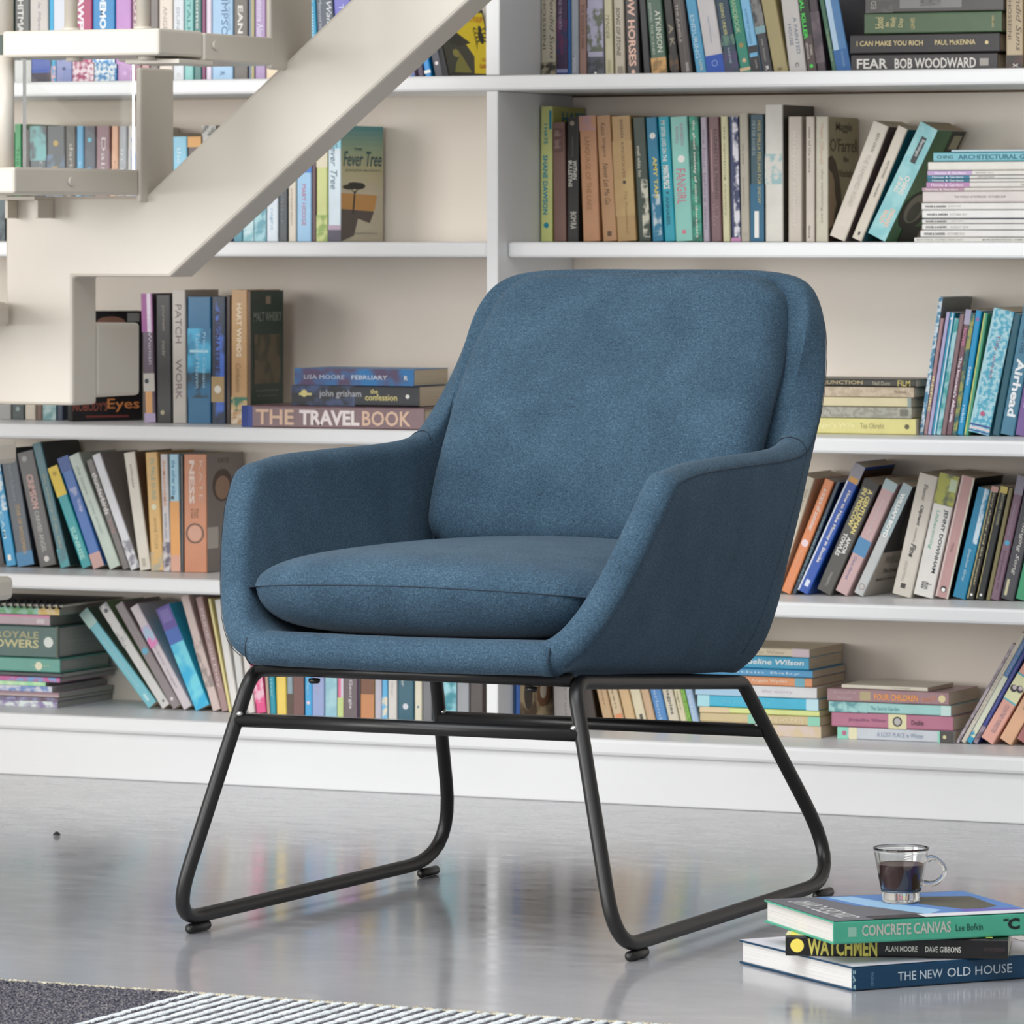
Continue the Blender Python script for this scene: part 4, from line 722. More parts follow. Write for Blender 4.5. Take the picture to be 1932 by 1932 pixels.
# spiral-bound notebook on top
nb = empty('notebook', (unY(60, 0, 1.42).x, 1.484, z+.001)); tag(nb, 'black spiral bound notebook lying on the stack of books at the lower left', 'notebook')
x0 = unY(17, 0, 1.4).x-nb.location.x-.12; x1 = unY(124, 0, 1.4).x-nb.location.x
m = MB(); m.box((x0, -.095, 0), (x1, .11, .0035), plain('d3cdbd', .8, name='page')); m.build('pages', nb)
m = MB(); m.box((x0, -.097, .0036), (x1, .112, .0048), plain('26282c', .5)); m.build('cover', nb)
n = 0; xx = x1-.006
while xx > x0:
    m = MB(); m.tube([(xx, -.094+.0055*math.cos(a), .0035+.0065*math.sin(a)) for a in [2*math.pi*k/10 for k in range(10)]], .0016, plain('1c1d20', .35, var=0), 6, closed=True); m.build('coil_ring', nb)
    xx -= .0125
row(1.456, ZE, [
 (280, 26, 1160, -131, 'aqua', '6fb8c4', [R(0, .15, 'a9c8bf'), T('quiet heart school', .3, .8, .35, .6, 'b4dde2', 0), ('R', .88, .95, .35, .6, 'b4dde2')], dict(cover='4f6a58')),
 (306, 21, 1146, -120, 'silver', 'cfccc8', [M_(0, .4, 'cfccc8', '8a8c90', 40), D(.06, .5, .004, '5c5a60'), D(.95, .6, .002, '333a44')], dict(cover='7a9a6a')),
 (324, 21, 1144, -110, 'grey mauve', '857a7b', [T('the blue lagoon', .1, .4, .35, .6, 'a89a9c', 0), D(.46, .5, .006, '5fa8c4'), D(.92, .5, .003, 'e0d4d8')]),
 (346, 22, 1148, -102, 'pink and white', 'cfc4c8', [M_(.2, .4, 'e080b8', 'a9c0d8', 60), T('petty angel', .4, .8, .3, .6, 'b0a0a8', 0)]),
 (370, 30, 1150, -76, 'purple and cyan', '2fb4d8', [R(0, .22, '5c4a9c'), R(.03, .15, '7a6ab0', .15, .85), R(.22, .36, '3f68b8'), M_(.36, 1, '18b0dc', '6fd4e4', 25)]),
 (401, 17, 1127, -61, 'pinkish ivory', 'd3beb6', [M_(.4, .8, 'd3beb6', '9a8a84', 50)]),
 (418, 14, 1128, -50, 'rosy brown', 'a58684', [T('PRIDE and Duty', .1, .8, .25, .75, 'd8c4c0', .01)]),
 (432, 5, 1130, -40, 'thin lemon', 'eadc98'),
 (438, 14, 1132, -34, 'white', 'e6e2dc'), (453, 14, 1134, -26, 'milky white', 'dcdad6'), (468, 13, 1136, -20, 'bone white', 'e2dcd4'),
 (482, 19, 1150, -22, 'hot pink', 'e8508c', [M_(.1, .9, 'e8508c', 'f0c0d0', 80)]),
 (502, 5.5, 1150, -12, 'thin beige', 'bfa08c'),
 (508, 11, 1150, -10, 'dark cyan', '0f94aa', [T('the river', .5, .85, .3, .7, '8fd0d8', .01)]),
 (520, 19, 1150, -5, 'lemon yellow', 'f2d262', [M_(0, .5, 'f2d262', 'ece4dc', 40)]),
 (540, 11, 1150, -3, 'blue grey', '90a4ac', [R(.8, 1, '5a4638')]),
 (552, 20, 1150, -2, 'black and maroon', '2a2c2c', [D(.05, .5, .004, 'e0d080'), R(.55, 1, '7a5650')]),
 (573, 14, 1150, -1, 'bright sky blue', '45a8dc', [T('the bridge', .4, .8, .3, .6, 'a5d8f0', .01), D(.88, .5, .003, 'eed8e0')]),
 (588, 25, 1150, 0, 'pale periwinkle', '9aa8d0', [T('clever', .3, .8, .35, .6, 'b8b0c8', 0)]),
 (614, 22, 1150, 0, 'grey turquoise', '93c2cf', [M_(.4, 1, '93c2cf', 'a9d2d6', 30)]),
 (637, 11, 1150, 0, 'pink and lime', 'e87a9c', [R(0, 1, 'd6d4de', .6, 1), R(.82, 1, 'c6d88c')]),
 (649, 25, 1150, 0, 'orchid', 'bb72bd', [D(.35, .5, .006, 'f0dcf0'), R(.62, 1, '6f6264'), T('Georgia', .65, .92, .35, .65, 'dcd4d8', .01)]),
 (675, 5, 1150, 0, 'very thin black', '201c1a'),
 (681, 25, 1150, 0, 'ochre', 'c9a540', [T('Norman', .2, .58, .4, .65, 'a58434', 0), R(.6, .78, '7c5440'), R(.78, 1, 'c98a5c')]),
 (707, 13, 1150, 0, 'silver lilac', 'bfbcc8', [R(0, .35, '2f4a42'), T('girl', .1, .3, .3, .7, 'e0e4dc', .01)]),
 (721, 10, 1150, 0, 'light azure', '62b6e2', [R(.5, .62, 'd6e4ec'), M_(.8, 1, '62b6e2', 'e8dcc0', 80)]),
 (732, 17, 1150, 0, 'chalk white', 'd9d4cc', [T('a journey', .2, .8, .35, .6, 'b8b4b0', 0)]),
 (750, 31, 1150, 0, 'dark petrol blue', '235a6c', [T('Philip', .3, .6, .65, .85, 'e4e8e4', .02), T('Reeve Traveller', .2, .7, .25, .45, 'c9d4d0', .01), D(.88, .5, .005, 'd9d9e0')]),
 (782, 14, 1150, 0, 'eggshell', 'e0d8c0', [D(.88, .5, .002, '3f6a8c')]),
 (797, 18, 1150, 0, 'mid grey', '77767a'),
 (816, 14, 1150, 0, 'dark green blue', '2c4a50'),
 (831, 30, 1150, 0, 'pale teal', '9fd4dc', [M_(.3, .9, '9fd4dc', '3f8f9c', 30)]),
 (862, 23, 1150, 0, 'grey and white', '9c9ea2', [R(0, .3, 'e0e2e4'), D(.55, .45, .004, W)]),
 (886, 26, 1150, 0, 'brown black book with white capitals', '453c38', [T('SAGAS', .1, .52, .5, .9, 'e0dcd8', .02)]),
], 'books on the lowest row, left bay', 'lowest row of the left bay', first='notebook')
for (px, py_, w_, t_, yy, col, dec, words, loc, rz) in (
    (612, 861, .118, .018, 1.53, '33322a', [('C', 'T', 'HIDDEN', .05, .35, .005, .03, 'b8a860'), ('C', 'R', .5, .9, .01, .02, '4a6a5a')], 'dark olive book seen as a strip above the left armrest', 'fourth row', -84),
    (1302, 513, .122, .004, 1.580, '8f8b85', [('C', 'T', 'YYVY', .45, .95, .005, .03, '3f3d3a'), ('C', 'R', 0, .03, 0, 1, 'e6e2d8')], 'grey booklet peeking out above the armchair back', 'third row', -84)):
    p_ = unY(px, py_, yy); zb_ = ZDL if yy < 1.55 else ZC
    ob = make_book(t_, w_, p_.z-zb_-.001, col, dec, cover=col); ob.location = (p_.x, yy, zb_+.0008); ob.rotation_euler = (0, 0, math.radians(rz))
    finish(ob, words, 'books behind the armchair', 'x', loc)
# labels
seen = {}
used = set()
for b in BOOKS:
    ob, words, prev, loc, group = b[:5]; rel = b[5] if len(b) > 5 else 'right of'
    cw = words if 'book' in words or 'magazine' in words or 'booklet' in words else words.replace(' lying flat', '')+' book'+(' lying flat' if 'lying flat' in words else '')
    pv = prev.replace(' lying flat', '').split(' book ')[0].split(' with ')[0].replace('leaning ', '')
    pv = ' '.join(pv.split()[:3])
    if rel == 'on' and (cw.replace(' lying flat', '')+loc) not in seen: lab = f"{cw.replace(' lying flat', '')} lying in the {loc}"; seen[cw.replace(' lying flat', '')+loc] = 1
    elif rel == 'on': lab = f"{cw.replace(' lying flat', '')} lying in the {loc}" if prev == 'shelf' else f"{cw.replace(' lying flat', '')} on the {pv} one, {loc}"
    else: lab = f"{cw}, {loc}"
    if lab in used: lab = f"{cw} right of the {pv} one, {loc}"
    ws = lab.split()
    if len(ws) > 16: lab = lab.replace(' right of the armchair', '').replace(' of the right bay', ', right').replace(' of the left bay', ', left')
    used.add(lab)
    tag(ob, lab, 'magazine' if 'magazine' in words else 'book', group)
# ------------------------------------------------------------------ armchair
fab = fabric('blue_wool', '263642', '3d5466', '5a7588')
thread = plain('1f2c3a', .8, var=0, name='thread')
steel = plain('1c1b1b', .38, var=.05, scale=300, name='black_powder_coat')
ch = empty('armchair', (.0073, .003, 0)); tag(ch, 'blue-grey wool armchair with black tubular sled legs in the middle of the room', 'armchair')
def interp(tab, v):
    for (a, fa), (b, fb) in zip(tab, tab[1:]):
        if v <= b: return fa+(fb-fa)*(v-a)/(b-a)
    return tab[-1][1]
def catmull(pts, n):
    P = [Vector(p) for p in pts]; P = [P[0]*2-P[1]]+P+[P[-1]*2-P[-2]]; out = []; m = len(pts)-1
    for i in range(n):
        u = i/(n-1)*m; k = min(int(u), m-1); t = u-k; a, b, c, d = P[k:k+4]
        out.append(.5*((2*b)+(c-a)*t+(2*a-5*b+4*c-d)*t*t+(3*b-a-3*c+d)*t**3))
    return out
TOPS = [(.317, -.225, .586), (.315, -.15, .5955), (.312, -.02, .599), (.308, .11, .600), (.304, .20, .602), (.301, .262, .611), (.296, .310, .640), (.287, .357, .686), (.273, .402, .745), (.254, .433, .792), (.226, .450, .819), (.17, .456, .826), (.10, .457, .827), (.03, .457, .827)]
BOTS = [(.196, -.372, .350), (.205, -.30, .346), (.214, -.18, .340), (.217, -.05, .331), (.218, .06, .323), (.218, .15, .318), (.217, .195, .314), (.212, .225, .312), (.200, .243, .311), (.18, .253, .311), (.15, .258, .311), (.11, .26, .311), (.07, .26, .311), (.02, .26, .311)]
NJ, NV = 46, 22
tops = catmull(TOPS, NJ); bots = catmull(BOTS, NJ)
GX = [(0, 0), (.03, .2), (.07, .33), (.14, .47), (.25, .6), (.42, .74), (.64, .87), (.84, .96), (1, 1)]
HF = [(0, 0), (.1, .02), (.2, .11), (.4, .33), (.64, .57), (.84, .78), (1, 1)]
HB = [(0, 0), (.2, .06), (.4, .17), (.6, .40), (.8, .69), (1, 1)]
GB = [(0, 0), (.05, .35), (.15, .62), (.3, .8), (.6, .95), (1, 1)]
def halfgrid():
    g = []
    for j in range(NJ):
        a = j/(NJ-1); B = bots[j]; Tp = tops[j]; col = []
        wb = min(1, max(0, (a-.28)/.25))
        for i in range(NV):
            v = i/(NV-1); v = v**1.25
            gx = interp(GX, v)*(1-wb)+interp(GB, v)*wb
            hy = (interp(HF, v)*(1-min(1, a/.3))+v*min(1, a/.3))*(1-wb)+interp(HB, v)*wb
            col.append(Vector((B.x+(Tp.x-B.x)*gx, B.y+(Tp.y-B.y)*hy, B.z+(Tp.z-B.z)*v)))
        g.append(col)
    return g
half = halfgrid()
grid = half+[[Vector((-p.x, p.y, p.z)) for p in col] for col in reversed(half)]
NC = len(grid)
for _ in range(2):                                      # smooth the corners
    g2 = [[p.copy() for p in c] for c in grid]
    for j in range(1, NC-1):
        for i in range(1, NV-1): g2[j][i] = (grid[j-1][i]+grid[j+1][i]+grid[j][i-1]+grid[j][i+1]+grid[j][i]*2)/6
    grid = g2
for j in range(NC):
    for i in range(NV):
        p = grid[j][i]; v = i/(NV-1)
        wb = max(0, min(1, (p.y-.15)/.08)) if v < .5 else 1
        if p.y > .2 and abs(p.x) < .30:
            k = max(0, 1-(abs(p.x)/.27)**2)**2
            k *= min(1, max(0, (p.y-.2)/.05))
            p.y += k*(.042*math.sin(math.pi*min(1, v*1.05+.0))**.8 if v < .95 else .008)
THK = .044
def gnormal(j, i):
    a = grid[min(j+1, NC-1)][i]-grid[max(j-1, 0)][i]; b = grid[j][min(i+1, NV-1)]-grid[j][max(i-1, 0)]
    return a.cross(b).normalized()
nrm = [[gnormal(j, i) for i in range(NV)] for j in range(NC)]
if nrm[5][12].x < 0: nrm = [[-n for n in c] for c in nrm]
inner = [[grid[j][i]-nrm[j][i]*(THK-(.012 if 12 < j < NC-13 and abs(grid[j][i].x) < .2 and i < NV-3 else 0)) for i in range(NV)] for j in range(NC)]
for _ in range(10):                                     # relax the inside so the tight corners do not fold
    g2 = [[q_.copy() for q_ in c] for c in inner]
    for j in range(1, NC-1):
        for i in range(1, NV):
            if i < NV-1: g2[j][i] = (inner[j-1][i]+inner[j+1][i]+inner[j][i-1]+inner[j][i+1]+inner[j][i]*2)/6
            else: g2[j][i] = (inner[j-1][i]+inner[j+1][i]+inner[j][i]*2)/4
    inner = g2
mb = MB(); vs = []; idx = {}
def vid(k, p):
    if k not in idx: idx[k] = len(vs); vs.append(p)
    return idx[k]
fs = []
for j in range(NC):
    for i in range(NV): vid(('o', j, i), grid[j][i]); vid(('i', j, i), inner[j][i])
for j in range(NC-1):
    for i in range(NV-1):
        fs.append((idx['o', j, i], idx['o', j+1, i], idx['o', j+1, i+1], idx['o', j, i+1]))
        fs.append((idx['i', j, i], idx['i', j, i+1], idx['i', j+1, i+1], idx['i', j+1, i]))
loop = [(0, i) for i in range(NV)]+[(j, NV-1) for j in range(1, NC)]+[(NC-1, i) for i in range(NV-2, -1, -1)]
prevk = None
for (j, i) in loop:
    o = grid[j][i]; n_ = inner[j][i]
    e1 = (grid[0][i]-grid[1][i]) if j == 0 else ((grid[NC-1][i]-grid[NC-2][i]) if j == NC-1 else Vector((0, 0, 0)))
    e2 = (grid[j][i]-grid[j][i-1]) if i == NV-1 else Vector((0, 0, 0))
    e = Vector((0, 0, 0))
    if e1.length: e += e1.normalized()
    if e2.length: e += e2.normalized()
    e -= nrm[j][i]*e.dot(nrm[j][i]); e.normalize()
    ks = [idx['o', j, i]]
    for q, (t, b) in enumerate(((.12, .0085), (.32, .0145), (.6, .0155), (.85, .010))):
        ks.append(vid(('r', q, j, i), o.lerp(n_, t)+e*b))
    ks.append(idx['i', j, i])
    if prevk:
        for q in range(5): fs.append((prevk[q], ks[q], ks[q+1], prevk[q+1]))
    prevk = ks
mb.add(vs, fs, fab); sh = mb.build('shell', ch, smooth=True, sub=1)
bm = bmesh.new(); bm.from_mesh(sh.data); bmesh.ops.recalc_face_normals(bm, faces=bm.faces); bm.to_mesh(sh.data); bm.free()
# seams along the outer edge of the rim
edge = [grid[0][i]+nrm[0][i]*.0002 for i in range(2, NV)]+[grid[j][NV-1]-nrm[j][NV-1]*.0003 for j in range(1, NC-1)]+[grid[NC-1][i]+nrm[NC-1][i]*.0002 for i in range(NV-1, 1, -1)]
m = MB(); m.tube(edge, .0005, thread, 6); m.build('seam', ch, True)
for s in (1, -1):
    k = int((NJ-1)*.385); jj = k if s == 1 else NC-1-k
    mid = [vs[idx['r', q, jj, NV-1]] for q in range(4)]
    pts = [grid[jj][NV-1]]+[p+Vector((0, 0, .0006)) for p in mid]+[inner[jj][NV-1]]
    m = MB(); m.tube(pts, .0007, thread, 6); m.build('seam', ch, True)
    m = MB(); m.tube([grid[jj][i]-nrm[jj][i]*.0001 for i in range(3, NV)], .0004, thread, 6); m.build('seam', ch, True)
# front rail: padded roll joining both arms
m = MB(); NX = 40; NS = 20; rv = []
for a in range(NX+1):
    x = -.212+.424*a/NX
    for k in range(NS):
        t = 2*math.pi*k/NS; cc, ss = math.cos(t), math.sin(t)
        rv.append((x, -.358+.031*math.copysign(abs(cc)**.85, cc), .3725+.0225*math.copysign(abs(ss)**.9, ss)-.0015*math.cos(x*9)))
rf = [(a*NS+k, a*NS+(k+1) % NS, (a+1)*NS+(k+1) % NS, (a+1)*NS+k) for a in range(NX) for k in range(NS)]+[tuple(range(NS))[::-1], tuple(NX*NS+k for k in range(NS))]
m.add(rv, rf, fab); m.build('front_rail', ch, True)
for s in (1, -1):
    m = MB(); m.tube([(s*.2128, -.358-.0318*math.cos(t), .3725-.0232*math.sin(t)) for t in [math.pi*(k/14-.5)*1.05 for k in range(15)]], .0007, thread, 6); m.build('seam', ch, True)
m = MB()
m.add([(-.2, -.345, .352), (.2, -.345, .352), (.2, .215, .314), (-.2, .215, .314), (-.2, -.345, .39), (.2, -.345, .39), (.2, .215, .36), (-.2, .215, .36)],
      [(0, 3, 2, 1), (4, 5, 6, 7), (0, 1, 5, 4), (1, 2, 6, 5), (2, 3, 7, 6), (3, 0, 4, 7)], fab); m.build('seat_deck', ch)
# pillows
def pillow(name, fn, up, dn, pw=3.0, crown=.3, nu=60, nv=48):
    """fn(u,v) -> point on the seam surface and normal"""
    m = MB(); vs = []; fs = []
    def H(u, v):
        k = min(1, (abs(u)**14+abs(v)**14)**(1/14))
        return max(0, 1-k**pw)**.5*(1-crown*u*u)*(1-crown*.6*v*v)
    us = [math.sin((i/nu-.5)*math.pi) for i in range(nu+1)]; vv = [math.sin((i/nv-.5)*math.pi) for i in range(nv+1)]
    for side, hh in ((1, up), (-1, dn)):
        k0 = len(vs)
        for u in us:
            for v in vv:
                p, n = fn(u, v); vs.append(p+n*(H(u, v)*hh*side))
        for i in range(nu):
            for j in range(nv):
                q = [k0+i*(nv+1)+j, k0+(i+1)*(nv+1)+j, k0+(i+1)*(nv+1)+j+1, k0+i*(nv+1)+j+1]
                fs.append(tuple(q if side == 1 else q[::-1]))
    m.add(vs, fs, fab); me = m.mesh(name)
    bm = bmesh.new(); bm.from_mesh(me); bmesh.ops.remove_doubles(bm, verts=bm.verts, dist=.00012); bmesh.ops.recalc_face_normals(bm, faces=bm.faces); bm.to_mesh(me); bm.free()
    o = link(name, me, ch, True)
    loop = [fn(u, -1) for u in us]+[fn(1, v) for v in vv[1:]]+[fn(u, 1) for u in us[::-1][1:]]+[fn(-1, v) for v in vv[::-1][1:-1]]
    s = MB(); s.tube([p for p, n in loop], .0007, thread, 6, closed=True); s.build('seam', o, True)
    return o
def rcorner(u, v, r=.16, p=5):
    # squircle mapping so the corners are rounded
    k = (abs(u)**p+abs(v)**p)**(1/p); mx = max(abs(u), abs(v))
    f = (mx/k if k > 1e-6 else 1); return u*(1-r*(1-f))*f**.35, v*(1-r*(1-f))*f**.35
def seatfn(u, v):
    u2, v2 = rcorner(u, v, .12, 7)
    x = .256*u2; fr = -.388+.060*abs(u2)**3.2; y = fr+(.205-fr)*(v2+1)/2
    z = .449+.010*(1-u2*u2)-.004*(v2+1)/2+(-.004*abs(u2)**6 if v2 < 0 else 0)
    return Vector((x, y, z)), Vector((0, -.10 if v2 < -.5 else 0, 1)).normalized()
pillow('seat_cushion', seatfn, .045, .078, pw=8, crown=.24)
YZ = [(.455, .205), (.505, .218), (.56, .240), (.607, .264), (.66, .299), (.717, .343), (.77, .385), (.827, .424), (.85, .438)]
WZ = [(.455, .236), (.505, .240), (.607, .236), (.717, .235), (.80, .222), (.85, .213)]
def backfn(u, v):
    u2, v2 = rcorner(u, v, .12, 8)
    z = .462+(.839-.462)*(v2+1)/2; x = interp(WZ, z)*u2; y = interp(YZ, z)
    y2 = interp(YZ, min(.849, z+.02)); y1 = interp(YZ, max(.456, z-.02)); n = Vector((0, -.04, (y2-y1))).normalized()
    p = Vector((x, y+.010*(1-abs(u2)**2)-.008, z))
    return p, n
pillow('back_cushion', backfn, .055, .03, pw=12, crown=.1)
# sled frames
R_ = .0095
for s in (1, -1):
    P = [(s*.311, -.404, .021), (s*.2965, .404, .021), (s*.229, .204, .301), (s*.2265, -.343, .343)]
    path = fillet(P, [.06, .075, .025, .035], True, 9)
    m = MB(); m.tube(path, R_, steel, 16, closed=True); m.build('sled_leg', ch, True)
    for (yy, xx) in ((-.335, .3097), (.325, .298)):
        m = MB(); pr = []
        m.tube([(s*xx, yy-.027, .0075), (s*xx, yy-.024, .0067), (s*xx, yy+.024, .0067), (s*xx, yy+.027, .0075)], [.0035, .0066, .0066, .0035], steel, 12)
        m.build('foot_pad', ch, True)
for (yy, zz, xx) in ((-.356, .2785, .2412), (.248, .2325, .2415)):
    m = MB(); m.tube([(-xx, yy, zz), (xx, yy, zz)], .0088, steel, 16); m.build('stretcher', ch, True)
    for s in (1, -1):
        m = MB(); m.lathe([(0, -.003), (.004, -.002), (.005, 0), (.003, .003), (0, .0035)], plain('c8c8c4', .3, .8, var=0, name='weld'), 10, (s*(xx-.006), yy-.005, zz+.0085)); m.build('weld', ch, True)
m = MB(); m.tube([(-.222, -.338, .3445), (.222, -.338, .3445)], .0088, steel, 12); m.build('cross_bar', ch, True)
m = MB(); m.tube([(-.226, .195, .302), (.226, .195, .302)], .0088, steel, 12); m.build('cross_bar', ch, True)
for px in (593, 1003):
    p = unY(px, 0, -.33); m = MB(); m.lathe([(0, -.0045), (.006, -.004), (.0075, -.002), (.0075, .002), (0, .003)], steel, 16, (p.x-.0073, -.333, .3315)); m.build('glide', ch, True)
# ------------------------------------------------------------------ stairs
st = empty('staircase', (-2.0, .8, 0)); tag(st, 'off-white steel staircase with open treads rising to the right before the bookcase', 'staircase')
sinv = Matrix.Translation((2.0, -.8, 0))
paint = plain('ddd5c8', .34, var=.03, scale=3, name='warm_white_paint')
def spart(name, mb, bevel=.003, smooth=False, label=None):
    o = mb.build(name, None, smooth=smooth, bevel=bevel); o.parent = st; o.matrix_parent_inverse = sinv
    if label: o['label'] = label
    return o
BY = .75
def q(px, py): p = unY(px, py, BY); return (p.x, p.z)
lo0 = q(320, 522); lo1 = q(885, 0); up0 = q(275, 375); up1 = q(665, 0)
def ext(a, b, t): return (a[0]+(b[0]-a[0])*t, a[1]+(b[1]-a[1])*t)
tl = (2.9-lo0[1])/(lo1[1]-lo0[1]); tu = (2.9-up0[1])/(up1[1]-up0[1])
gx2 = up0[0]; legx = q(137, 600)[0]
legback = unX(183, 640, legx).y
zbot = q(137, 765)[1]; zin = q(137, 522)[1]
t2z0_ = unX(28, 365, gx2).z-.0006
poly = [(q(10, 375)[0], t2z0_), (up0[0], t2z0_), ext(up0, up1, tu), ext(lo0, lo1, tl), (lo0[0], zin), (legx, zin), (legx, zbot), (legx-.9, zbot), (legx-.9, q(0, 605)[1]), (q(10, 375)[0], q(0, 605)[1])]
m = MB(); m.prism(poly, BY, legback, paint); spart('stringer_beam', m, .005)
blk_y1 = unX(265, 680, legx).y
m = MB(); m.box((legx-.9, legback+.0005, unX(183, 750, legx).z), (legx, blk_y1, unX(183, 611, legx).z), paint); spart('landing_beam', m, .006)
# treads
n2 = unX(28, 340, gx2); t2z1 = unX(28, 315, gx2).z; t2z0 = unX(28, 365, gx2).z; yn = n2.y
t1n = unY(300, 55, yn); gx1 = t1n.x; t1z1 = unX(300, 53, gx1).z; t1z0 = unX(300, 103, gx1).z
run = gx1-gx2; rise = t1z1-t2z1
print('STAIR', gx2, gx1, yn, 'run', run, 'rise', rise, t2z0, t2z1, t1z0, t1z1, legback, blk_y1)
wt = gx1-unY(4, 60, yn).x
plate_y0 = unX(262, 250, gx2).y; plate_y1 = unX(325, 250, gx2).y
far_y = plate_y1
for k in range(-1, 3):
    gx = gx2+run*k; z1 = t2z1+rise*k; z0 = z1-(t2z1-t2z0)
    if k >= 0:
        m = MB(); m.box((gx-wt, yn, z0), (gx, plate_y0-.001 if k != 1 else unX(383, 100, gx1).y, z1), paint); spart('tread', m, .004)
        # carriage plate under the tread joining the riser plate
        ys = unX(383, 100, gx1).y-yn+yn
        if k >= 1:
            m = MB(); m.box((gx-wt*.55, ys+.0008, z0-.004), (gx+.003, plate_y0+.02, z1-.002), paint); spart('carriage', m, .003)
        # riser plate standing at the back of the tread
        m = MB(); m.box((gx-.006, plate_y0 if k != 1 else plate_y0-.03, z1-.05 if k else z1-.05), (gx+.0035, plate_y1, z1+rise-(t2z1-t2z0)-.004), paint)
        spart('riser_plate', m, .004)
        # screw head
        sy_ = unX(132, 345, gx2).y
        m = MB(); m.tube([(gx+.0005+(.003 if k else 0), sy_, (z0+z1)/2), (gx+.004+(.003 if k else 0), sy_, (z0+z1)/2)], .0065, paint, 16); spart('screw', m, 0)
        # balusters with nuts below
        if k >= 1:
            for px in (134, 270):
                bx = gx-(gx1-unY(px, 50, yn+.03).x)
                m = MB(); m.tube([(bx, yn+.03, z1), (bx, yn+.03, z1+.9)], .0098, paint, 18); spart('baluster', m, 0, True)
                m = MB(); m.tube([(bx, yn+.03, z1-.001), (bx, yn+.03, z1+.004)], .0135, paint, 18); spart('collar', m, 0, True)
                m = MB(); m.tube([(bx, yn+.04, z0-.006), (bx, yn+.04, z0+.001)], .0125, paint, 16); spart('nut', m, 0, True)
# round post rising from the lower tread past the upper one
bx = unY(10, 200, yn+.035).x
m = MB(); m.tube([(bx, yn+.035, t2z1-.001), (bx, yn+.035, t1z0+.004)], .0135, paint, 20); spart('baluster', m, 0, True)
m = MB(); m.tube([(bx-.002, yn+.035, t1z1-.004), (bx-.002, yn+.035, t1z1+1.0)], .0135, paint, 20); spart('baluster', m, 0, True)
# glass riser pane
gy0 = unX(45, 250, gx2-.012).y
m = MB(); m.box((gx2-.014, gy0, t2z1+.0005), (gx2-.008, plate_y0-.001, t1z0-.0005), glass_mat('riser_glass', (.95, .97, .96, 1))); spart('glass_pane', m, 0, label='clear glass riser pane')
# bracket below the lower tread, and the bent plate below the upper tread
bl = unY(20, 395, BY-.012); br = unY(95, 395, BY-.012)
b0 = unY(20, 412, BY-.01).z
m = MB(); m.box((bl.x, BY-.06, t2z0-.007), (br.x, BY-.0005, t2z0-.001), paint); m.box((bl.x, BY-.03, b0), (bl.x+.006, BY-.0005, t2z0-.007), paint); m.box((br.x-.006, BY-.05, b0), (br.x, BY-.0005, t2z0-.007), paint); spart('bracket', m, .001)
m = MB(); p0 = unY(236, 122, yn+.05)
m.box((p0.x, yn+.05, t1z0-.011), (gx1+.006, unX(383, 100, gx1).y+.02, t1z0-.0045), paint); spart('bracket', m, .001)
# ends of the lower flight at the left edge
for (pa, pb, px, nm) in ((570, 616, 9, 'tread'), (829, 875, 23, 'tread'), (1088, 1132, 16, 'tread')):
    yy = .72; a = unY(px, pa, yy); b = unY(px, pb, yy)
    m = MB(); m.box((a.x-.5, yy-.30, b.z), (a.x, yy+(.028 if nm else 0)-.01, a.z), paint); spart(nm, m, .008)
# ------------------------------------------------------------------ books on the floor, cup
fl = 'books stacked on the floor'
def fr(px, p0, yaw, H):
    u = (px-CX)/FPX; dx, dy = math.cos(yaw), math.sin(yaw); X0 = p0.x-CAM.x; Y0 = p0.y-CAM.y
    a = X0*cY+Y0*sY; b = -X0*sY+Y0*cY; c = dx*cY+dy*sY; d = -dx*sY+dy*cY
    return ((u*b-a)/(c-u*d))/H
def floor_book(t, d, h, loc, yaw, col, decor, hard, cover, paper, lab):
    ob = make_book(t, d, h, col, decor, hard=hard, paper=paper, cover=cover, rough=.3)
    ob.rotation_euler = (0, -math.pi/2, yaw)
    ob.location = Vector(loc)+Vector((math.cos(yaw), math.sin(yaw), 0))*h
    tag(ob, lab, 'book', fl); return ob
p1 = unZ(1609, 1871, 0); e1 = unZ(1386, 1818, 0); s1 = unZ(1932, 1847, 0)
y1 = math.atan2(s1.y-p1.y, s1.x-p1.x)
floor_book(.0285, .276, .33, (p1.x, p1.y, .0006), y1, '0d3c5a', [T('THE NEW', fr(1694, p1, y1, .33), fr(1778, p1, y1, .33), .3, .66, 'c6d3dc', 0), T('OLD HOUSE', fr(1787, p1, y1, .33), fr(1909, p1, y1, .33), .3, .68, 'd0dae2', 0), ('V', 'CRYSTAL', .075, .087, .15, .75, '5f8aa8'), ('M', .0, .012, 0, 1, '0d3c5a', 'a0c4c8', 200)]+
   [('C', 'M', 0, 1, 0, .35, 'd3d0da', 'e4e2ea', 6), ('C', 'M', .0, .95, .93, 1, 'c9c2b8', 'e0d8d4', 9)], True, 'dcd9e0', 'dcd9d6', 'large dark blue hardback at the bottom of the floor stack')
z2 = .0292; p2 = unZ(1482, 1804, z2); r2 = unZ(1902, 1811, z2)
y2 = math.atan2(r2.y-p2.y, r2.x-p2.x); L2 = (r2-p2).length
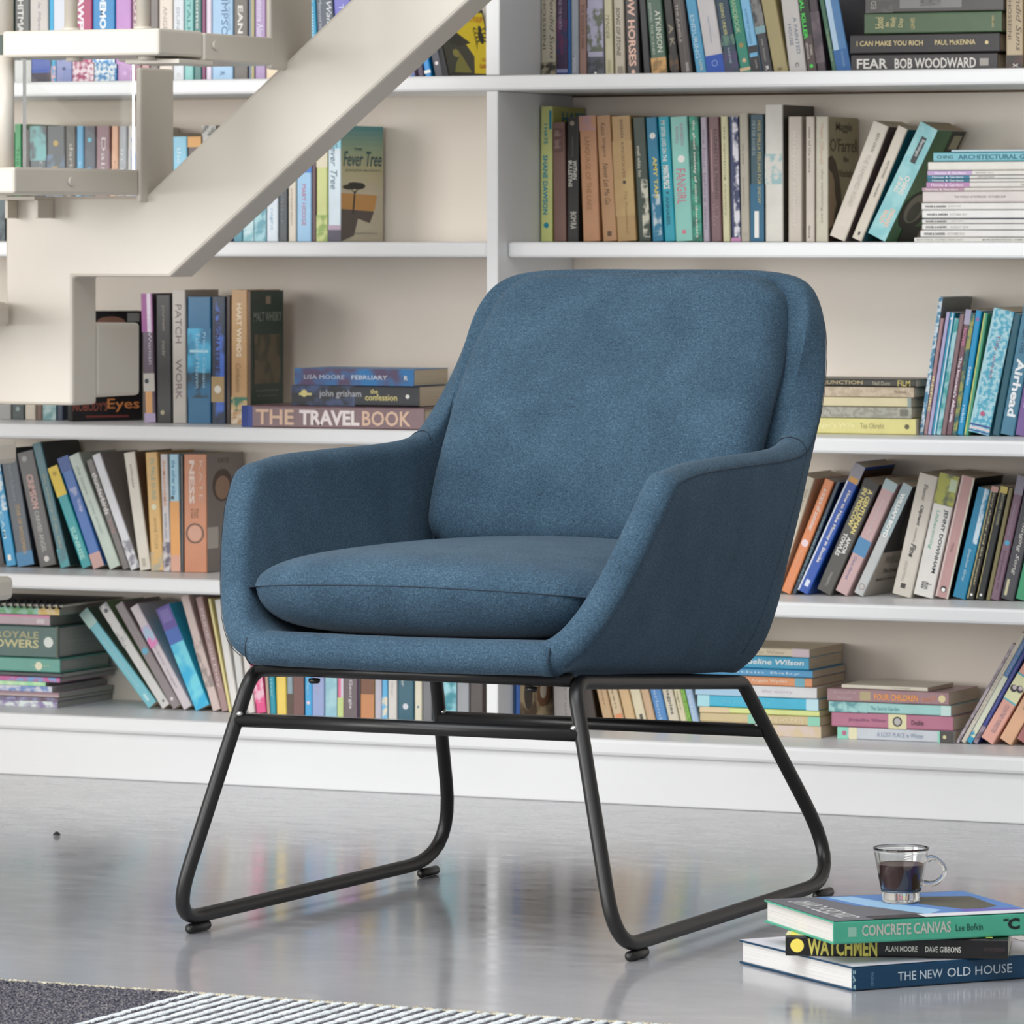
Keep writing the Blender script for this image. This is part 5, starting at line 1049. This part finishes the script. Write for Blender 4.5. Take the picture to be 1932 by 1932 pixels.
floor_book(.0245, .17, L2, (p2.x, p2.y, z2+.0004), y2, '131213', [D(fr(1504, p2, y2, L2), .52, .0082, 'e8d25a'), ('R', .046, .06, .5, .55, '4a3a10'), T('WATCHMEN', fr(1524, p2, y2, L2), fr(1655, p2, y2, L2), .04, .88, 'cfc45e', .03), T('ALAN MOORE', fr(1670, p2, y2, L2), fr(1731, p2, y2, L2), .3, .58, 'e6e4dc', .01), T('DAVE GIBBONS', fr(1746, p2, y2, L2), fr(1813, p2, y2, L2), .3, .58, 'e6e4dc', .01), T('TITAN BOOKS', fr(1856, p2, y2, L2), fr(1896, p2, y2, L2), .4, .56, '4a3438', .0)]+
   [('C', 'R', 0, .25, 0, .12, 'd8d29a'), ('C', 'R', 0, .2, .02, .05, 'e4d440'), ('C', 'R', 0, .3, .6, .75, 'e8dc2c'), ('C', 'P', [(0, .78), (.3, .82), (.3, .9), (0, .86)], 'e8dc2c'), ('C', 'R', 0, .15, .9, .93, 'c8d070')], False, '1f3a24', 'e8e2d4', 'black paperback with yellow capitals in the middle of the floor stack')
z3 = z2+.0254; p3 = unZ(1573, 1783, z3); e3 = unZ(1434, 1740, z3); s3 = unZ(1932, 1766, z3)
y3 = math.atan2(s3.y-p3.y, s3.x-p3.x)
H3 = .265
floor_book(.0275, .222, H3, (p3.x, p3.y, z3+.0004), y3, '4aa588', [('R', fr(1600, p3, y3, H3), fr(1616, p3, y3, H3), .3, .72, '8cb8a4'), T('CONCRETE', fr(1626, p3, y3, H3), fr(1719, p3, y3, H3), .3, .8, 'b9b8ae', .02), T('CANVAS', fr(1724, p3, y3, H3), fr(1794, p3, y3, H3), .3, .8, 'b9b8ae', .02), T('Lee Bofkin', fr(1803, p3, y3, H3), fr(1854, p3, y3, H3), .34, .64, '1a3830', 0), T('C', fr(1901, p3, y3, H3), fr(1924, p3, y3, H3), .3, .8, '16201c', .05), ('R', fr(1893, p3, y3, H3), fr(1903, p3, y3, H3), .68, .78, '16201c')]+
   [('C', 'R', 0, 1, 0, 1, '6a6a70'), ('C', 'P', [(.98, .25), (.6, .3), (.0, .62), (0, 1), (.98, 1)], '5a86c4'), ('C', 'P', [(.95, .3), (.55, .35), (.1, .5), (.25, .62), (.6, .5), (.95, .42)], '9ac4e6'), ('C', 'P', [(.5, .62), (.85, .6), (.75, .95), (.3, .92), (.2, .75)], '5a5648'), ('C', 'P', [(.1, .7), (.25, .68), (.2, .98), (.06, .98)], '6a62b4'),
    ('C', 'R', 0, .12, .45, 1, 'e0e0e4'), ('C', 'R', .0, .13, .2, .45, '3f3c3e'), ('C', 'T', 'CONCRETE CANVAS', .08, .85, .06, .17, 'dcdcdc')], True, '6a6a70', 'd9d4cf', 'green hardback lettered CONCRETE CANVAS at the top of the floor stack')
zt = z3+.0275+.0012
cp = unZ(1700, 1702, zt)
cup = empty('coffee_cup', (cp.x, cp.y, zt)); tag(cup, 'small glass cup of black coffee standing on the green hardback', 'cup')
g = glass_mat('cup_glass', (.98, .99, .985, 1))
def fixn(o):
    bm = bmesh.new(); bm.from_mesh(o.data); bmesh.ops.remove_doubles(bm, verts=bm.verts, dist=1e-5); bmesh.ops.recalc_face_normals(bm, faces=bm.faces); bm.to_mesh(o.data); bm.free()
Hc = .0675; r0, r1 = .0228, .0345
out = [(0, 0), (r0-.002, 0), (r0, .0015), (r0+.0015, .012), (r1-.001, Hc-.004), (r1, Hc-.001), (r1-.0008, Hc), (r1-.0022, Hc-.001), (r0+.0005, .0165), (r0-.003, .0135), (0, .0125)]
def dense(pr, s=.0025):
    o_ = [pr[0]]
    for a_, b_ in zip(pr, pr[1:]):
        k_ = max(1, int(math.hypot(b_[0]-a_[0], b_[1]-a_[1])/s)); o_ += [(a_[0]+(b_[0]-a_[0])*i_/k_, a_[1]+(b_[1]-a_[1])*i_/k_) for i_ in range(1, k_+1)]
    return o_
out = dense(out)
m = MB(); m.lathe(out, g, 64); o = m.build('glass_body', cup, True); fixn(o)
hp = [(.0315, .052), (.037, .0545), (.044, .052), (.0515, .045), (.0535, .038), (.050, .030), (.043, .0245), (.035, .0225), (.0275, .0235)]
hp = catmull([(x, 0, z) for x, z in hp], 28)
ha = YAW-.05
m = MB(); m.tube([(p.x*math.cos(ha), p.x*math.sin(ha), p.z) for p in hp], [.0042-.0012*math.sin(math.pi*k/27) for k in range(28)], g, 14); fixn(m.build('handle', cup, True))
cof, N_, L_, b_ = new_mat('coffee'); b_.inputs['Base Color'].default_value = rgb('3d1d12'); b_.inputs['Roughness'].default_value = .3; b_.inputs['Specular IOR Level'].default_value = .15
def rr(z): return (r0+.0005)+(r1-.0022-r0-.0005)*(z-.0165)/(Hc-.0175)
m = MB(); m.lathe(dense([(0, .0132), (r0-.0034, .0141), (rr(.0175)-.0003, .0175), (rr(.045)-.0003, .045), (rr(.0475)-.0004, .0475), (rr(.0475)-.002, .047), (0, .047)], .004), cof, 64); fixn(m.build('coffee', cup, True))
m = MB(); ring(m, (0, 0, .0474), (rr(.047)-.0006, 0, 0), (0, rr(.047)-.0006, 0), .93, plain('8a6a44', .3, var=.2, scale=200, name='crema'), 40); m.build('crema', cup)
# ------------------------------------------------------------------ rug
rg = empty('rug', (0, -1.0, 0)); tag(rg, 'flat woven rug with a charcoal field and white diagonal looking cords in the foreground', 'rug')
rg['label'] = 'flat woven charcoal rug with white raised cords at the bottom of the picture'
ri = Matrix.Translation((0, 1.0, 0))
YF = -.866
def rpart(name, mb, smooth=False, kind=None, label=None):
    o = mb.build(name, None, smooth); o.parent = rg; o.matrix_parent_inverse = ri
    if kind: o['kind'] = kind
    if label: o['label'] = label
    return o
def rugmat(name, cols, sc):
    m, N, L, b = new_mat(name); b.inputs['Roughness'].default_value = .95; b.inputs['Specular IOR Level'].default_value = .1
    tc = N.new('ShaderNodeTexCoord'); n = N.new('ShaderNodeTexNoise'); n.inputs['Scale'].default_value = sc; n.inputs['Detail'].default_value = 3
    r = N.new('ShaderNodeValToRGB'); e = r.color_ramp.elements; e[0].position = .35; e[0].color = rgb(cols[0]); e[1].position = .68; e[1].color = rgb(cols[2]); e.new(.5).color = rgb(cols[1])
    L.new(tc.outputs['Object'], n.inputs['Vector']); L.new(n.outputs['Fac'], r.inputs[0]); L.new(r.outputs[0], b.inputs['Base Color'])
    bp = N.new('ShaderNodeBump'); bp.inputs['Strength'].default_value = .8; bp.inputs['Distance'].default_value = .003
    L.new(n.outputs['Fac'], bp.inputs['Height']); L.new(bp.outputs[0], b.inputs['Normal']); return m
dark = rugmat('charcoal_yarn', ('2c2c33', '55545e', '8f8a88'), 260); light = rugmat('white_yarn', ('b5bcbf', 'dfe4e6', 'f6f8f8'), 300); edge_m = rugmat('jute_yarn', ('8f8878', 'b8b09c', 'd8d0bc'), 200)
x_w, x_e, y_n = -1.7, 1.0, -2.6
m = MB(); m.box((x_w, y_n, .0008), (x_e, YF, .006), dark); rpart('base_weave', m)
# knotted dark yarn of the visible field
def knots(name, x0, x1, y0, y1, n, r, mat, zc):
    m = MB(); base = [(1, 0, 0), (-1, 0, 0), (0, 1, 0), (0, -1, 0), (0, 0, 1), (0, 0, -1)]
    F = [(0, 2, 4), (2, 1, 4), (1, 3, 4), (3, 0, 4), (2, 0, 5), (1, 2, 5), (3, 1, 5), (0, 3, 5)]
    for _ in range(n):
        x = random.uniform(x0, x1); y = random.uniform(y0, y1); a = random.uniform(.6, 1.5)*r; b = random.uniform(.6, 1.2)*r; ph = random.random()*3
        c, s = math.cos(ph), math.sin(ph)
        m.add([(x+(p[0]*c-p[1]*s)*a*1.4, y+(p[0]*s+p[1]*c)*b, zc+p[2]*r*.8) for p in base], F, mat)
    return m
rpart('woven_field', knots('w', -.75, -.012, YF-.34, YF-.002, 15000, .0027, dark, .0058), True, 'stuff')
xx = -.02
while xx < .86:
    m = MB(); n = 44; L = YF-.0; pts = []; rads = []
    for k in range(n+1):
        y = YF+.004-.46*k/n; pts.append((xx+random.uniform(-.0010, .0010), y, 0)); rads.append(.0060+random.uniform(-.0010, .0010))
    m.tube(pts, rads, light, 8); m.v = [(x, y, .0062+z*.32+random.uniform(-.0002, .0003)) for x, y, z in m.v]; rpart('cord', m, True); xx += .0212
m = knots('e', -.75, .88, YF-.001, YF+.004, 900, .0042, edge_m, .0052); rpart('jute_edge', m, True, 'stuff')
# small dark crumb on the floor
dp = unZ(107, 1577, 0); m = MB(); m.lathe([(0, 0), (.006, .0008), (.005, .003), (.002, .006), (0, .0065)], plain('22201e', .7), 8, (0, 0, 0)); o = m.build('crumb'); o.location = (dp.x, dp.y, .0002); o.rotation_euler = (0, 0, .5)
tag(o, 'small dark crumb lying on the floor at the left', 'debris')
